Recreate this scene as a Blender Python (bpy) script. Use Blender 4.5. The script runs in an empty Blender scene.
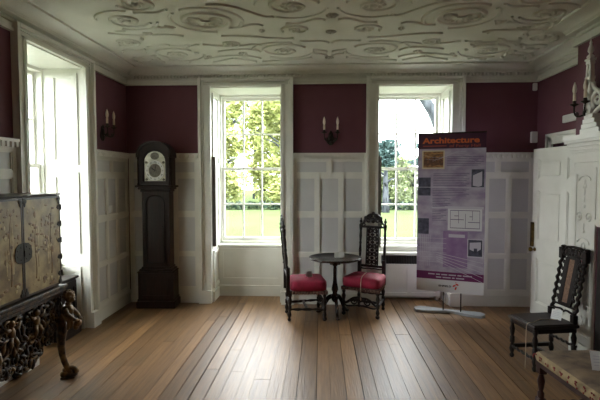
import bpy, math, random
from mathutils import Vector, Matrix
PI = math.pi
sc = bpy.context.scene
COL = sc.collection
R = math.radians

# ------------------------------------------------------------------ materials
def lin(c):
    return tuple(((v / 255.0) / 12.92 if v / 255.0 <= 0.04045 else ((v / 255.0 + 0.055) / 1.055) ** 2.4) for v in c)

def mat(name, col, rough=0.5, metal=0.0, col2=None, nscale=8.0, lo=0.35, hi=0.65, bump=0.0, bscale=30.0, stretch=None, tone=0.0, spec=None, transl=0.0, coat=0.0):
    m = bpy.data.materials.new(name); m.use_nodes = True
    nt = m.node_tree; nd = nt.nodes; lk = nt.links
    bs = nd['Principled BSDF']
    c1 = (*lin(col), 1)
    bs.inputs['Base Color'].default_value = c1
    bs.inputs['Roughness'].default_value = rough
    bs.inputs['Metallic'].default_value = metal
    if spec is not None: bs.inputs['Specular IOR Level'].default_value = spec
    if coat: bs.inputs['Coat Weight'].default_value = coat
    out = None
    tc = nd.new('ShaderNodeTexCoord'); vec = tc.outputs['Object']
    if stretch:
        mp = nd.new('ShaderNodeMapping'); mp.inputs['Scale'].default_value = stretch
        lk.new(vec, mp.inputs['Vector']); vec = mp.outputs['Vector']
    if col2 is not None:
        n = nd.new('ShaderNodeTexNoise'); n.inputs['Scale'].default_value = nscale; n.inputs['Detail'].default_value = 5
        lk.new(vec, n.inputs['Vector'])
        r = nd.new('ShaderNodeMapRange'); r.inputs['From Min'].default_value = lo; r.inputs['From Max'].default_value = hi
        lk.new(n.outputs['Fac'], r.inputs['Value'])
        mx = nd.new('ShaderNodeMix'); mx.data_type = 'RGBA'
        mx.inputs['A'].default_value = c1; mx.inputs['B'].default_value = (*lin(col2), 1)
        lk.new(r.outputs['Result'], mx.inputs['Factor']); out = mx.outputs['Result']
    if tone:
        at = nd.new('ShaderNodeAttribute'); at.attribute_name = 'tone'
        r = nd.new('ShaderNodeMapRange'); r.inputs['To Min'].default_value = 1 - tone; r.inputs['To Max'].default_value = 1 + tone
        lk.new(at.outputs['Fac'], r.inputs['Value'])
        hs = nd.new('ShaderNodeHueSaturation')
        if out is not None: lk.new(out, hs.inputs['Color'])
        else: hs.inputs['Color'].default_value = c1
        lk.new(r.outputs['Result'], hs.inputs['Value']); out = hs.outputs['Color']
    if out is not None: lk.new(out, bs.inputs['Base Color'])
    if bump:
        n = nd.new('ShaderNodeTexNoise'); n.inputs['Scale'].default_value = bscale; n.inputs['Detail'].default_value = 4
        lk.new(vec, n.inputs['Vector'])
        b = nd.new('ShaderNodeBump'); b.inputs['Strength'].default_value = bump; b.inputs['Distance'].default_value = 0.01
        lk.new(n.outputs['Fac'], b.inputs['Height']); lk.new(b.outputs['Normal'], bs.inputs['Normal'])
    if transl:
        tr = nd.new('ShaderNodeBsdfTranslucent'); tr.inputs['Color'].default_value = c1
        if out is not None: lk.new(out, tr.inputs['Color'])
        ms = nd.new('ShaderNodeMixShader'); ms.inputs['Fac'].default_value = transl
        lk.new(bs.outputs['BSDF'], ms.inputs[1]); lk.new(tr.outputs['BSDF'], ms.inputs[2])
        lk.new(ms.outputs['Shader'], nd['Material Output'].inputs['Surface'])
    return m

M = {}
M['plum'] = mat('plum_paint', (104, 60, 71), 0.75, col2=(98, 55, 66), nscale=3, bump=0.08, bscale=120)
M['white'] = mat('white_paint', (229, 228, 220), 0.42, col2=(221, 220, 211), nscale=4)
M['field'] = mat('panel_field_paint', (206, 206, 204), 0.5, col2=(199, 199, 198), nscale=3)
M['plaster'] = mat('ceiling_plaster', (214, 213, 203), 0.8, col2=(205, 204, 193), nscale=2.5, bump=0.1, bscale=60)
M['subfloor'] = mat('dark_floor_gap', (16, 11, 8), 0.9)
M['floor'] = mat('oak_boards', (136, 103, 68), 0.41, col2=(104, 78, 54), nscale=7, lo=0.3, hi=0.75, bump=0.25, bscale=16, stretch=(5, 0.35, 1), tone=0.28, spec=0.45)
M['darkoak'] = mat('dark_oak', (34, 22, 17), 0.45, spec=0.25, col2=(30, 19, 15), nscale=14, stretch=(3, 3, 0.5), bump=0.1, bscale=40)
M['black'] = mat('blackened_walnut', (30, 20, 16), 0.42, spec=0.35, col2=(22, 15, 13), nscale=20, bump=0.1, bscale=60)
M['tabletop'] = mat('table_mahogany', (50, 32, 25), 0.22, col2=(36, 23, 18), nscale=10, stretch=(1, 5, 1))
M['clock'] = mat('clock_oak', (46, 25, 18), 0.42, spec=0.3, col2=(28, 16, 12), nscale=10, stretch=(4, 4, 0.5), bump=0.08, bscale=30)
M['red'] = mat('crimson_velvet', (158, 22, 58), 0.75, col2=(132, 14, 46), nscale=12, bump=0.25, bscale=160)
M['fringe'] = mat('dark_fringe', (84, 30, 40), 0.85, col2=(150, 120, 100), nscale=60)
M['silver'] = mat('silvered_dial', (206, 204, 190), 0.3, metal=0.55, col2=(180, 176, 160), nscale=22)
M['dialdark'] = mat('engraved_matting', (120, 116, 104), 0.45, metal=0.5, col2=(84, 80, 72), nscale=70)
M['brass'] = mat('old_brass', (128, 104, 52), 0.35, metal=0.9, col2=(82, 66, 36), nscale=18)
M['iron'] = mat('dark_bronze', (38, 33, 26), 0.5, metal=0.6, col2=(52, 46, 34), nscale=25)
M['ink'] = mat('black_ink', (20, 19, 20), 0.6)
M['card'] = mat('white_card', (232, 233, 232), 0.6)
M['plastic'] = mat('white_plastic', (225, 225, 222), 0.35)
M['candle'] = mat('ivory_candle_sleeve', (225, 212, 190), 0.5)
M['bulb'] = mat('frosted_bulb', (235, 224, 208), 0.25, spec=0.6)
M['lacquer'] = mat('aged_lacquer', (186, 164, 116), 0.4, col2=(122, 102, 70), nscale=9, lo=0.36, hi=0.66, bump=0.1, bscale=40)
M['lacdecor'] = mat('lacquer_figures', (104, 82, 54), 0.4, col2=(150, 112, 62), nscale=20)
M['laclight'] = mat('lacquer_highlights', (216, 198, 148), 0.4, col2=(150, 122, 74), nscale=25)
M['lacedge'] = mat('lacquer_border', (44, 34, 25), 0.4, col2=(72, 56, 36), nscale=30)
M['gilt'] = mat('worn_gilding', (138, 108, 64), 0.5, metal=0.15, col2=(48, 36, 25), nscale=16, lo=0.38, hi=0.62, bump=0.3, bscale=50)
M['giltdark'] = mat('blackened_gilding', (36, 28, 21), 0.5, metal=0.1, col2=(104, 78, 42), nscale=22, lo=0.48, hi=0.70, bump=0.3, bscale=50)
M['tapestry'] = mat('worn_tapestry', (136, 114, 88), 0.9, col2=(84, 68, 56), nscale=11, lo=0.3, hi=0.7, bump=0.4, bscale=140)
M['boxing'] = mat('pale_boxing', (166, 144, 106), 0.9, col2=(124, 104, 76), nscale=14, bump=0.3, bscale=140)
M['tuft'] = mat('red_embroidery', (128, 34, 34), 0.85, col2=(96, 26, 28), nscale=40)
M['redoak'] = mat('reddish_dark_wood', (58, 28, 22), 0.35, col2=(36, 18, 15), nscale=12)
M['cane'] = mat('woven_cane', (142, 108, 86), 0.6, col2=(108, 80, 62), nscale=60, bump=0.4, bscale=180)
M['darkseat'] = mat('dark_leather_seat', (40, 31, 28), 0.5, col2=(56, 45, 40), nscale=10, bump=0.15, bscale=60)
M['cord'] = mat('pale_cord', (196, 178, 156), 0.8)
M['basegrey'] = mat('silver_grey_metal', (164, 170, 176), 0.35, metal=0.35)
M['shutter'] = mat('dark_shutter_edge', (108, 102, 96), 0.6)
M['grille'] = mat('dark_grille', (38, 34, 30), 0.6)
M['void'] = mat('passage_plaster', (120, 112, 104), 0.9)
# banner inks
M['b_paper'] = mat('banner_violet_print', (146, 131, 160), 0.45, col2=(182, 175, 190), stretch=(1, 1, 1.6), nscale=6, lo=0.35, hi=0.65)
M['b_head'] = mat('banner_maroon', (62, 24, 48), 0.45)
M['b_orange'] = mat('banner_orange', (204, 98, 48), 0.5)
M['b_orange2'] = mat('banner_dull_orange', (150, 66, 58), 0.5)
M['b_white'] = mat('banner_white', (214, 214, 218), 0.45)
M['b_pale'] = mat('banner_pale_lines', (192, 188, 200), 0.45)
M['b_grey'] = mat('banner_grey_text', (104, 92, 120), 0.5)
M['b_dark'] = mat('banner_dark_photo', (52, 50, 66), 0.5, col2=(84, 86, 104), nscale=22)
M['b_purple'] = mat('banner_purple', (132, 100, 146), 0.5, col2=(150, 124, 160), nscale=9)
M['b_plum'] = mat('banner_plum_strip', (104, 32, 88), 0.5)
M['b_sepia'] = mat('banner_sepia', (176, 132, 78), 0.5, col2=(84, 56, 44), nscale=20, stretch=(1, 1, 2.5))
M['b_sepia2'] = mat('banner_sepia_dark', (74, 48, 40), 0.5, col2=(120, 84, 56), nscale=40)
M['b_cream'] = mat('banner_cream', (206, 192, 160), 0.5)
M['b_red'] = mat('banner_red', (196, 44, 36), 0.5)
# outdoors
M['lawn'] = mat('lawn_grass', (58, 67, 42), 0.9, spec=0.0, col2=(63, 71, 48), nscale=0.35, bump=0.3, bscale=20)
M['leaf_lime'] = mat('lime_leaves', (140, 146, 92), 0.6, spec=0.0, transl=0.45, tone=0.4)
M['leaf_mid'] = mat('mid_green_leaves', (112, 122, 88), 0.6, spec=0.0, transl=0.4, tone=0.4)
M['leaf_dark'] = mat('cedar_needles', (66, 84, 82), 0.7, spec=0.0, transl=0.25, tone=0.3)
M['leaf_hedge'] = mat('hedge_leaves', (44, 58, 46), 0.7, spec=0.0, transl=0.25, tone=0.35)  # dark green of the strips that imitate tree shade on the lawn
M['bark'] = mat('grey_bark', (66, 70, 73), 0.9, spec=0.0, col2=(34, 36, 38), nscale=9, stretch=(1, 1, 0.2), bump=0.6, bscale=12)

def glass_mat():
    m = bpy.data.materials.new('window_glass'); m.use_nodes = True
    nt = m.node_tree; nd = nt.nodes; lk = nt.links
    for n in list(nd): nd.remove(n)
    o = nd.new('ShaderNodeOutputMaterial'); mx = nd.new('ShaderNodeMixShader')
    tr = nd.new('ShaderNodeBsdfTransparent'); gl = nd.new('ShaderNodeBsdfGlossy')
    tr.inputs['Color'].default_value = (0.97, 0.98, 0.97, 1); gl.inputs['Roughness'].default_value = 0.02
    lw = nd.new('ShaderNodeLayerWeight'); lw.inputs['Blend'].default_value = 0.12
    mr = nd.new('ShaderNodeMapRange'); mr.inputs['To Min'].default_value = 0.03; mr.inputs['To Max'].default_value = 0.5
    lk.new(lw.outputs['Fresnel'], mr.inputs['Value']); lk.new(mr.outputs['Result'], mx.inputs['Fac'])
    lk.new(tr.outputs['BSDF'], mx.inputs[1]); lk.new(gl.outputs['BSDF'], mx.inputs[2])
    lk.new(mx.outputs['Shader'], o.inputs['Surface'])
    return m
M['glass'] = glass_mat()

# ------------------------------------------------------------------ mesh builder
class MB:
    def __init__(s, X=None):
        s.v = []; s.f = []; s.sm = []; s.mi = []; s.tn = []; s.X = X or Matrix.Identity(4); s.m = 0; s.t = 0.5
    def add(s, vs, fs, smooth=False):
        b = len(s.v)
        s.v.extend([tuple(s.X @ Vector(p)) for p in vs])
        for f in fs:
            s.f.append([b + i for i in f]); s.sm.append(smooth); s.mi.append(s.m); s.tn.append(s.t)
        return s
    def box(s, x0, x1, y0, y1, z0, z1, c=0.0):
        if x0 > x1: x0, x1 = x1, x0
        if y0 > y1: y0, y1 = y1, y0
        if z0 > z1: z0, z1 = z1, z0
        if c <= 0:
            vs = [(x, y, z) for x in (x0, x1) for y in (y0, y1) for z in (z0, z1)]
            return s.add(vs, [(0, 1, 3, 2), (4, 6, 7, 5), (0, 4, 5, 1), (2, 3, 7, 6), (0, 2, 6, 4), (1, 5, 7, 3)])
        c = min(c, (x1 - x0) * .45, (y1 - y0) * .45, (z1 - z0) * .45)
        def ring(i):
            return [(x0 + i + k[0], y0 + i + k[1]) for k in ()]
        vs = []
        def loop(z, i):
            k = c - i if i < c else 0
            a, b, p, q = x0 + i, x1 - i, y0 + i, y1 - i
            e = c * .6
            return [(a + e, p, z), (b - e, p, z), (b, p + e, z), (b, q - e, z), (b - e, q, z), (a + e, q, z), (a, q - e, z), (a, p + e, z)]
        L = [loop(z0, c), loop(z0 + c, 0), loop(z1 - c, 0), loop(z1, c)]
        for l in L: vs += l
        fs = []
        for k in range(3):
            for j in range(8):
                j2 = (j + 1) % 8
                fs.append((k * 8 + j, k * 8 + j2, k * 8 + 8 + j2, k * 8 + 8 + j))
        fs.append(tuple(range(7, -1, -1))); fs.append(tuple(range(24, 32)))
        return s.add(vs, fs)
    def prism(s, poly, y0, y1):           # polygon in x-z, extruded along y
        n = len(poly)
        vs = [(p[0], y0, p[1]) for p in poly] + [(p[0], y1, p[1]) for p in poly]
        fs = [(i, (i + 1) % n, n + (i + 1) % n, n + i) for i in range(n)]
        fs += [tuple(range(n - 1, -1, -1)), tuple(range(n, 2 * n))]
        return s.add(vs, fs)
    def prismz(s, poly, z0, z1):          # polygon in x-y, extruded along z
        n = len(poly)
        vs = [(p[0], p[1], z0) for p in poly] + [(p[0], p[1], z1) for p in poly]
        fs = [(i, (i + 1) % n, n + (i + 1) % n, n + i) for i in range(n)]
        fs += [tuple(range(n - 1, -1, -1)), tuple(range(n, 2 * n))]
        return s.add(vs, fs)
    def lathe(s, prof, p0=(0, 0, 0), p1=None, n=12):   # prof (r, t): t along the axis in metres, or 0..1 when p1 is given
        p0 = Vector(p0)
        if p1 is None: ax = Vector((0, 0, 1)); L = 1.0
        else:
            ax = Vector(p1) - p0; L = ax.length; ax.normalize()
        q = ax.to_track_quat('Z', 'Y')
        vs = []; fs = []
        for (r, t) in prof:
            for k in range(n):
                a = 2 * PI * k / n
                vs.append(tuple(p0 + q @ Vector((r * math.cos(a), r * math.sin(a), t * L))))
        m = len(prof)
        for i in range(m - 1):
            for k in range(n):
                k2 = (k + 1) % n
                fs.append((i * n + k, i * n + k2, i * n + n + k2, i * n + n + k))
        fs.append(tuple(range(n - 1, -1, -1))); fs.append(tuple(range((m - 1) * n, m * n)))
        return s.add(vs, fs, True)
    def twist(s, p0, p1, r, turns, n=10, m=48, amp=0.42):   # barley twist
        p0 = Vector(p0); ax = Vector(p1) - p0; q = ax.normalized().to_track_quat('Z', 'Y'); L = ax.length
        vs = []; fs = []
        for i in range(m + 1):
            t = i / m
            for k in range(n):
                a = 2 * PI * k / n
                rr = r * (1 + amp * math.cos(a - 2 * PI * turns * t)) * (0.75 if amp else 1)
                vs.append(tuple(p0 + q @ Vector((rr * math.cos(a), rr * math.sin(a), t * L))))
        for i in range(m):
            for k in range(n):
                k2 = (k + 1) % n
                fs.append((i * n + k, i * n + k2, i * n + n + k2, i * n + n + k))
        fs.append(tuple(range(n - 1, -1, -1))); fs.append(tuple(range(m * n, m * n + n)))
        return s.add(vs, fs, True)
    def tube(s, pts, r, n=6, flat=1.0, up=None):
        pts = [Vector(p) for p in pts]; m = len(pts)
        rs = r if isinstance(r, (list, tuple)) else [r] * m
        vs = []; fs = []; prev = None
        for i, p in enumerate(pts):
            t = (pts[min(i + 1, m - 1)] - pts[max(i - 1, 0)])
            if t.length < 1e-9: t = Vector((0, 0, 1))
            t.normalize()
            ref = Vector(up) if up else (prev if prev is not None else (Vector((0, 0, 1)) if abs(t.z) < 0.9 else Vector((1, 0, 0))))
            a = t.cross(ref)
            if a.length < 1e-5: a = t.orthogonal()
            a.normalize(); b = a.cross(t).normalized(); prev = b
            for k in range(n):
                w = 2 * PI * k / n
                vs.append(tuple(p + a * (rs[i] * math.cos(w)) + b * (rs[i] * flat * math.sin(w))))
        for i in range(m - 1):
            for k in range(n):
                k2 = (k + 1) % n
                fs.append((i * n + k, i * n + n + k, i * n + n + k2, i * n + k2))
        fs.append(tuple(range(n))); fs.append(tuple(range(m * n - 1, (m - 1) * n - 1, -1)))
        return s.add(vs, fs, True)
    def ball(s, c, rad, rot=None, n=10, m=7):
        if not isinstance(rad, (tuple, list)): rad = (rad,) * 3
        Q = rot or Matrix.Identity(3); c = Vector(c)
        vs = [tuple(c + Q @ Vector((0, 0, rad[2])))]; fs = []
        for i in range(1, m):
            th = PI * i / m
            for k in range(n):
                a = 2 * PI * k / n
                vs.append(tuple(c + Q @ Vector((rad[0] * math.sin(th) * math.cos(a), rad[1] * math.sin(th) * math.sin(a), rad[2] * math.cos(th)))))
        vs.append(tuple(c + Q @ Vector((0, 0, -rad[2]))))
        for k in range(n): fs.append((0, 1 + k, 1 + (k + 1) % n))
        for i in range(m - 2):
            for k in range(n):
                k2 = (k + 1) % n
                fs.append((1 + i * n + k, 1 + (i + 1) * n + k, 1 + (i + 1) * n + k2, 1 + i * n + k2))
        e = len(vs) - 1; b = 1 + (m - 2) * n
        for k in range(n): fs.append((e, b + (k + 1) % n, b + k))
        return s.add(vs, fs, True)
    def torus(s, c, R_, r, nrm=(0, 0, 1), n=18, m=6, sx=1, sy=1):
        q = Vector(nrm).to_track_quat('Z', 'Y')
        pts = [Vector(c) + q @ Vector((R_ * sx * math.cos(2 * PI * k / n), R_ * sy * math.sin(2 * PI * k / n), 0)) for k in range(n + 1)]
        return s.tube(pts, r, m, up=nrm)
    def cushion(s, x0, x1, y0, y1, z0, z1, crown=0.02, e=5.0, n=14, taper=1.0):
        # rounded upholstered block: superellipse plan, crowned top; taper scales the width at y1
        cx, cy = (x0 + x1) / 2, (y0 + y1) / 2; hx, hy = (x1 - x0) / 2, (y1 - y0) / 2
        N = 48; vs = []; fs = []; rings = []
        lv = [(0.90, z0), (0.985, z0 + .012), (1.0, (z0 + z1) / 2), (0.985, z1 - .016), (0.93, z1), (0.7, z1 + crown * .5), (0.35, z1 + crown * .9)]
        for (k, z) in lv:
            for j in range(N):
                a = 2 * PI * j / N
                ca, sa = math.cos(a), math.sin(a)
                x = math.copysign(abs(ca) ** (2 / e), ca); y = math.copysign(abs(sa) ** (2 / e), sa)
                w = 1 + (taper - 1) * (y + 1) / 2
                ins = 1 - (1 - k)
                vs.append((cx + hx * x * ins * w, cy + hy * y * ins, z))
        m = len(lv)
        for i in range(m - 1):
            for j in range(N):
                j2 = (j + 1) % N
                fs.append((i * N + j, i * N + j2, i * N + N + j2, i * N + N + j))
        vs.append((cx, cy, z1 + crown)); e_ = len(vs) - 1
        for j in range(N): fs.append(((m - 1) * N + j, (m - 1) * N + (j + 1) % N, e_))
        fs.append(tuple(range(N - 1, -1, -1)))
        return s.add(vs, fs, True)
    def build(s, name, mats, parent=None):
        me = bpy.data.meshes.new(name)
        me.from_pydata(s.v, [], s.f)
        if not isinstance(mats, (list, tuple)): mats = [mats]
        for k in mats: me.materials.append(M[k] if isinstance(k, str) else k)
        me.polygons.foreach_set('use_smooth', s.sm)
        me.polygons.foreach_set('material_index', s.mi)
        at = me.attributes.new('tone', 'FLOAT', 'FACE'); at.data.foreach_set('value', s.tn)
        me.update()
        o = bpy.data.objects.new(name, me); COL.objects.link(o)
        if parent is not None: o.parent = parent
        return o

def tag(o, label=None, cat=None, group=None, kind=None):
    if label: o['label'] = label
    if cat: o['category'] = cat
    if group: o['group'] = group
    if kind: o['kind'] = kind
    return o
def struct(o, label=None):
    o['kind'] = 'structure'
    if label: o['label'] = label
    return o
def empty(name, loc=(0, 0, 0), rz=0.0):
    o = bpy.data.objects.new(name, None); COL.objects.link(o)
    o.location = loc; o.rotation_euler = (0, 0, rz); o.empty_display_size = 0.1
    return o
def copy_tree(o, parent=None):
    c = o.copy(); COL.objects.link(c); c.parent = parent
    for ch in list(o.children): copy_tree(ch, c)
    return c
def spiral(cx, cy, r0, r1, a0, turns, n=28, sx=1, sy=1):
    out = []
    for i in range(n + 1):
        t = i / n; r = r0 + (r1 - r0) * t; a = a0 + 2 * PI * turns * t
        out.append((cx + sx * r * math.cos(a), cy + sy * r * math.sin(a)))
    return out
def bez(p0, p1, p2, p3, n=14):
    out = []
    for i in range(n + 1):
        t = i / n; u = 1 - t
        out.append(tuple(u**3 * a + 3*u*u*t * b + 3*u*t*t * c + t**3 * d for a, b, c, d in zip(p0, p1, p2, p3)))
    return out
def text_mesh(name, txt, size, material, mtx, parent, align='LEFT', bold=0.0, width=None):
    cu = bpy.data.curves.new(name, 'FONT'); cu.body = txt; cu.size = size; cu.align_x = align; cu.offset = bold; cu.extrude = 0.0004
    cu.resolution_u = 3
    t = bpy.data.objects.new(name, cu); COL.objects.link(t)
    bpy.context.view_layer.update()
    dg = bpy.context.evaluated_depsgraph_get()
    me = bpy.data.meshes.new_from_object(t.evaluated_get(dg))
    bpy.data.objects.remove(t)
    xs = [v.co.x for v in me.vertices]
    k = 1.0
    if width and xs: k = width / (max(xs) - min(xs))
    me.transform(mtx @ Matrix.Diagonal((k, 1, 1, 1)))
    me.materials.clear(); me.materials.append(M[material])
    o = bpy.data.objects.new(name, me); COL.objects.link(o); o.parent = parent
    return o

# ------------------------------------------------------------------ dimensions (metres)
XL, XR, XB = -2.48, 2.645, 2.28     # left wall, right wall of the alcove, chimney breast
YB, YF, YC = 5.80, -2.75, 4.255      # window wall, wall behind the camera, breast corner
ZC = 2.97                            # ceiling
HO = 2.747                           # window opening head
W1 = (-1.405, -0.49); W2 = (0.70, 1.62)      # openings in the back wall (x)
W3 = (3.76, 4.745); W4 = (-1.75, -.765)       # openings in the left wall (y); the second is added for fill light
TH = 0.70

# ------------------------------------------------------------------ floor
rnd = random.Random(7)
b = MB(); b.m = 1; b.box(XL - 0.62, XR + 0.9, YF - .5, YB + 0.4, -0.12, -0.022); b.m = 0
x = XL - 0.0
def board_run(b, x0, x1, ya, yb):
    y = ya - rnd.uniform(0, 1.5)
    while y < yb:
        L = rnd.uniform(2.2, 5.0)
        a, c = max(y, ya), min(y + L, yb)
        if c - a > 0.02:
            b.t = rnd.uniform(0.0, 1.0)
            b.box(x0, x1, a + .0015, c - .0015, -0.022, rnd.uniform(-0.0012, 0.0))
        y += L
while x < XR + 0.6:
    w = rnd.choice([0.095, 0.105, 0.115, 0.13, 0.15])
    g = rnd.choice([0.0015, 0.002, 0.0035, 0.005, 0.008])
    board_run(b, x + g / 2, x + w - g / 2, YF, YB + 0.37)
    x += w
x = XL - 0.60
while x < XL - 0.01:
    w = min(0.15, XL - x)
    for (a, c) in (W3, W4): board_run(b, x + .001, x + w - .001, a, c)
    x += w
struct(b.build('floor', ['floor', 'subfloor']), 'bare worn oak floorboards running towards the window wall')

# ------------------------------------------------------------------ ceiling with plaster strapwork
b = MB(); b.box(XL - .72, XR + .92, YF - .72, YB + .7, ZC, ZC + 0.15)
ceil = struct(b.build('ceiling', 'plaster'), 'ornate plaster ceiling with moulded scrolls')
def relief(b, pts, w=0.042, h=0.026, z=ZC):
    w *= .8; h *= .62
    m = len(pts); vs = []; fs = []
    prof = [(-.5, 0), (-.42, -.75), (-.15, -1), (.15, -1), (.42, -.75), (.5, 0)]
    for i, p in enumerate(pts):
        q0, q1 = pts[max(i - 1, 0)], pts[min(i + 1, m - 1)]
        tx, ty = q1[0] - q0[0], q1[1] - q0[1]; L = math.hypot(tx, ty) or 1
        nx, ny = -ty / L, tx / L
        for (u, v) in prof: vs.append((p[0] + nx * u * w, p[1] + ny * u * w, z + v * h + .001))
    k = len(prof)
    for i in range(m - 1):
        for j in range(k - 1): fs.append((i * k + j, i * k + j + 1, i * k + k + j + 1, i * k + k + j))
    fs.append(tuple(range(k))); fs.append(tuple(range(m * k - 1, (m - 1) * k - 1, -1)))
    b.add(vs, fs, True)
XCc = 0.09
def ceiling_unit(b, fx, fy):
    def T(pts): return [(XCc + fx * p[0], fy(p[1])) for p in pts]
    def el(cx, cy, rx, ry, a0=0, a1=360, n=36): return [(cx + rx * math.cos(R(a0 + (a1 - a0) * i / n)), cy + ry * math.sin(R(a0 + (a1 - a0) * i / n))) for i in range(n + 1)]
    # shell oval
    relief(b, T(el(1.09, 4.03, .20, .185)), .05, .032)
    relief(b, T(el(1.09, 4.03, .31, .30, 150, 300)), .045, .026)
    relief(b, T(el(1.09, 4.03, .31, .30, -40, 95)), .04, .022)
    for k in range(13):
        a = R(-15 + 210 * k / 12)
        p0 = (1.09 + .045 * math.cos(a), 3.99 + .04 * math.sin(a)); p1 = (1.09 + .15 * math.cos(a), 3.99 + .145 * math.sin(a))
        relief(b, T([p0, ((p0[0] + p1[0]) / 2, (p0[1] + p1[1]) / 2), p1]), .03, .03)
    # spirals
    for (cx, cy, r, a0, tr, d) in [(.33, 3.73, .21, 200, 1.35, 1), (.32, 4.31, .125, 20, 1.3, -1), (.50, 5.0, .25, 210, 1.4, 1), (1.70, 5.08, .23, 215, 1.4, 1), (1.78, 4.0, .18, 160, 1.4, -1), (2.05, 4.62, .13, 40, 1.6, 1), (1.02, 4.72, .10, 40, 1.3, 1), (1.55, 3.62, .15, 10, 1.6, 1)]:
        relief(b, T(spiral(cx, cy, r, .035, R(a0), tr * d, 44, 1.1, 1.0)), .036, .026)
        b.ball((XCc + fx * cx, fy(cy), ZC - .006), (.036, .036, .024), n=8, m=5)
        if r > .15:
            relief(b, T(el(cx, cy, r * 1.1 + .06, r + .06, 60, 170)), .026, .022); relief(b, T(el(cx, cy, r * 1.1 + .06, r + .06, 250, 350)), .026, .022)
            for q in range(8): b.ball((XCc + fx * (cx + .075 * math.cos(q * PI / 4)), fy(cy + .07 * math.sin(q * PI / 4)), ZC), (.022, .022, .016), n=6, m=4)
    # S straps
    S = [((.50, 3.95), (.62, 4.05), (.72, 3.62), (1.0, 3.66)), ((.36, 4.55), (.55, 4.62), (.75, 4.42), (1.05, 4.46)),
         ((.62, 4.18), (.70, 4.05), (.80, 4.28), (.93, 4.22)), ((.06, 4.05), (.18, 3.95), (.22, 4.2), (.40, 4.12)),
         ((.70, 4.78), (.85, 4.66), (.90, 4.95), (1.30, 4.72)), ((.78, 5.3), (.95, 5.1), (1.1, 5.12), (1.42, 5.3)),
         ((.20, 5.28), (.32, 5.4), (.55, 5.38), (.78, 5.44)), ((1.42, 4.45), (1.6, 4.30), (1.8, 4.5), (2.1, 4.32)),
         ((1.35, 4.72), (1.5, 4.86), (1.62, 4.72), (1.9, 4.78)), ((.02, 4.72), (.10, 4.60), (.16, 4.70), (.30, 4.66)),
         ((.03, 5.05), (.08, 4.98), (.13, 5.0), (.17, 4.96)), ((.03, 5.2), (.08, 5.13), (.13, 5.15), (.17, 5.11)),
         ((1.35, 3.75), (1.5, 3.9), (1.55, 3.75), (1.64, 3.82)), ((1.45, 4.22), (1.56, 4.12), (1.7, 4.3), (1.92, 4.22)),
         ((.85, 5.45), (1.0, 5.3), (1.05, 5.3), (1.08, 5.28)), ((1.08, 5.28), (1.12, 5.3), (1.2, 5.36), (1.36, 5.45)),
         ((.75, 5.02), (.8, 4.9), (.95, 4.88), (1.2, 5.0)), ((2.0, 5.2), (2.1, 5.1), (2.15, 5.3), (2.22, 5.2)),
         ((1.95, 4.86), (2.05, 4.98), (2.1, 4.84), (2.22, 4.92)), ((.10, 3.5), (.2, 3.62), (.3, 3.45), (.5, 3.52))]
    for s_ in S: relief(b, T(bez(*s_)), .036, .026)
    # little rosettes
    for (cx, cy, r) in [(.95, 5.09, .05), (0.0, 4.38, .05), (.0, 3.95, .055), (.64, 4.31, .03), (1.35, 5.2, .03), (.0, 5.3, .05)]:
        for k in range(6):
            a = 2 * PI * k / 6
            b.ball((XCc + fx * (cx + r * .62 * math.cos(a)), fy(cy + r * .62 * math.sin(a)), ZC), (r * .42, r * .42, .02), n=7, m=5)
        b.ball((XCc + fx * cx, fy(cy), ZC), (r * .4, r * .4, .03), n=7, m=5)
    # foliage clusters near the ends of the room
    rr = random.Random(5)
    for k in range(70 if fx > 0 else 26):
        cx = rr.uniform(1.45, 2.28); cy = rr.uniform(4.1, 5.5)
        if abs(cx - 1.70) < .24 and abs(cy - 5.08) < .22: continue
        a = rr.uniform(0, PI); q = Matrix.Rotation(a, 3, 'Z')
        if XCc + fx * cx > XB - .12 and fy(cy) < YC + .1: continue
        b.ball((XCc + fx * cx, fy(cy), ZC), (rr.uniform(.025, .06), rr.uniform(.012, .025), rr.uniform(.014, .03)), q, 7, 5)
b = MB()
for fx in (1, -1):
    ceiling_unit(b, fx, lambda y: y)
    ceiling_unit(b, fx, lambda y: 7.0 - y)
b.build('plaster_scrolls', 'plaster', ceil)

# ------------------------------------------------------------------ walls (with window and door openings)
def wall_with_holes(b, a0, a1, holes, put, zt):
    """slab pieces along one axis; put(a, b, z0, z1) adds one piece"""
    x = a0
    for (h0, h1, z0, z1) in sorted(holes):
        put(x, h0, 0, zt)
        if z0 > 0: put(h0, h1, 0, z0)
        put(h0, h1, z1, zt); x = h1
    put(x, a1, 0, zt)
b = MB()
wall_with_holes(b, XL - TH, XR + TH, [(W1[0], W1[1], 0, HO), (W2[0], W2[1], 0, HO)], lambda p, q, z0, z1: b.box(p, q, YB, YB + TH, z0, z1), ZC)
wall_back = struct(b.build('wall_back', 'plum'), 'plum painted window wall above white panelling')
b = MB()
wall_with_holes(b, YF, YB, [(W4[0], W4[1], 0, HO), (W3[0], W3[1], 0, HO)], lambda p, q, z0, z1: b.box(XL - TH, XL, p, q, z0, z1), ZC)
wall_left = struct(b.build('wall_left', 'plum'), 'plum painted left wall above white panelling')
DO = (4.345, 5.40, 1.985)     # doorway
b = MB()
wall_with_holes(b, YC, YB, [(DO[0], DO[1], 0, DO[2])], lambda p, q, z0, z1: b.box(XR, XR + 0.25, p, q, z0, z1), ZC)
b.box(XB, XR + .25, YF, YC, 0, ZC)
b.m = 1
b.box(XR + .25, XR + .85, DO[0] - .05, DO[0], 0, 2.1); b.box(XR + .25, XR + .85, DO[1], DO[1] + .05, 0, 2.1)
b.box(XR + .85, XR + .9, DO[0] - .05, DO[1] + .05, 0, 2.1); b.box(XR + .25, XR + .9, DO[0] - .05, DO[1] + .05, 2.1, 2.15)
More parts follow.
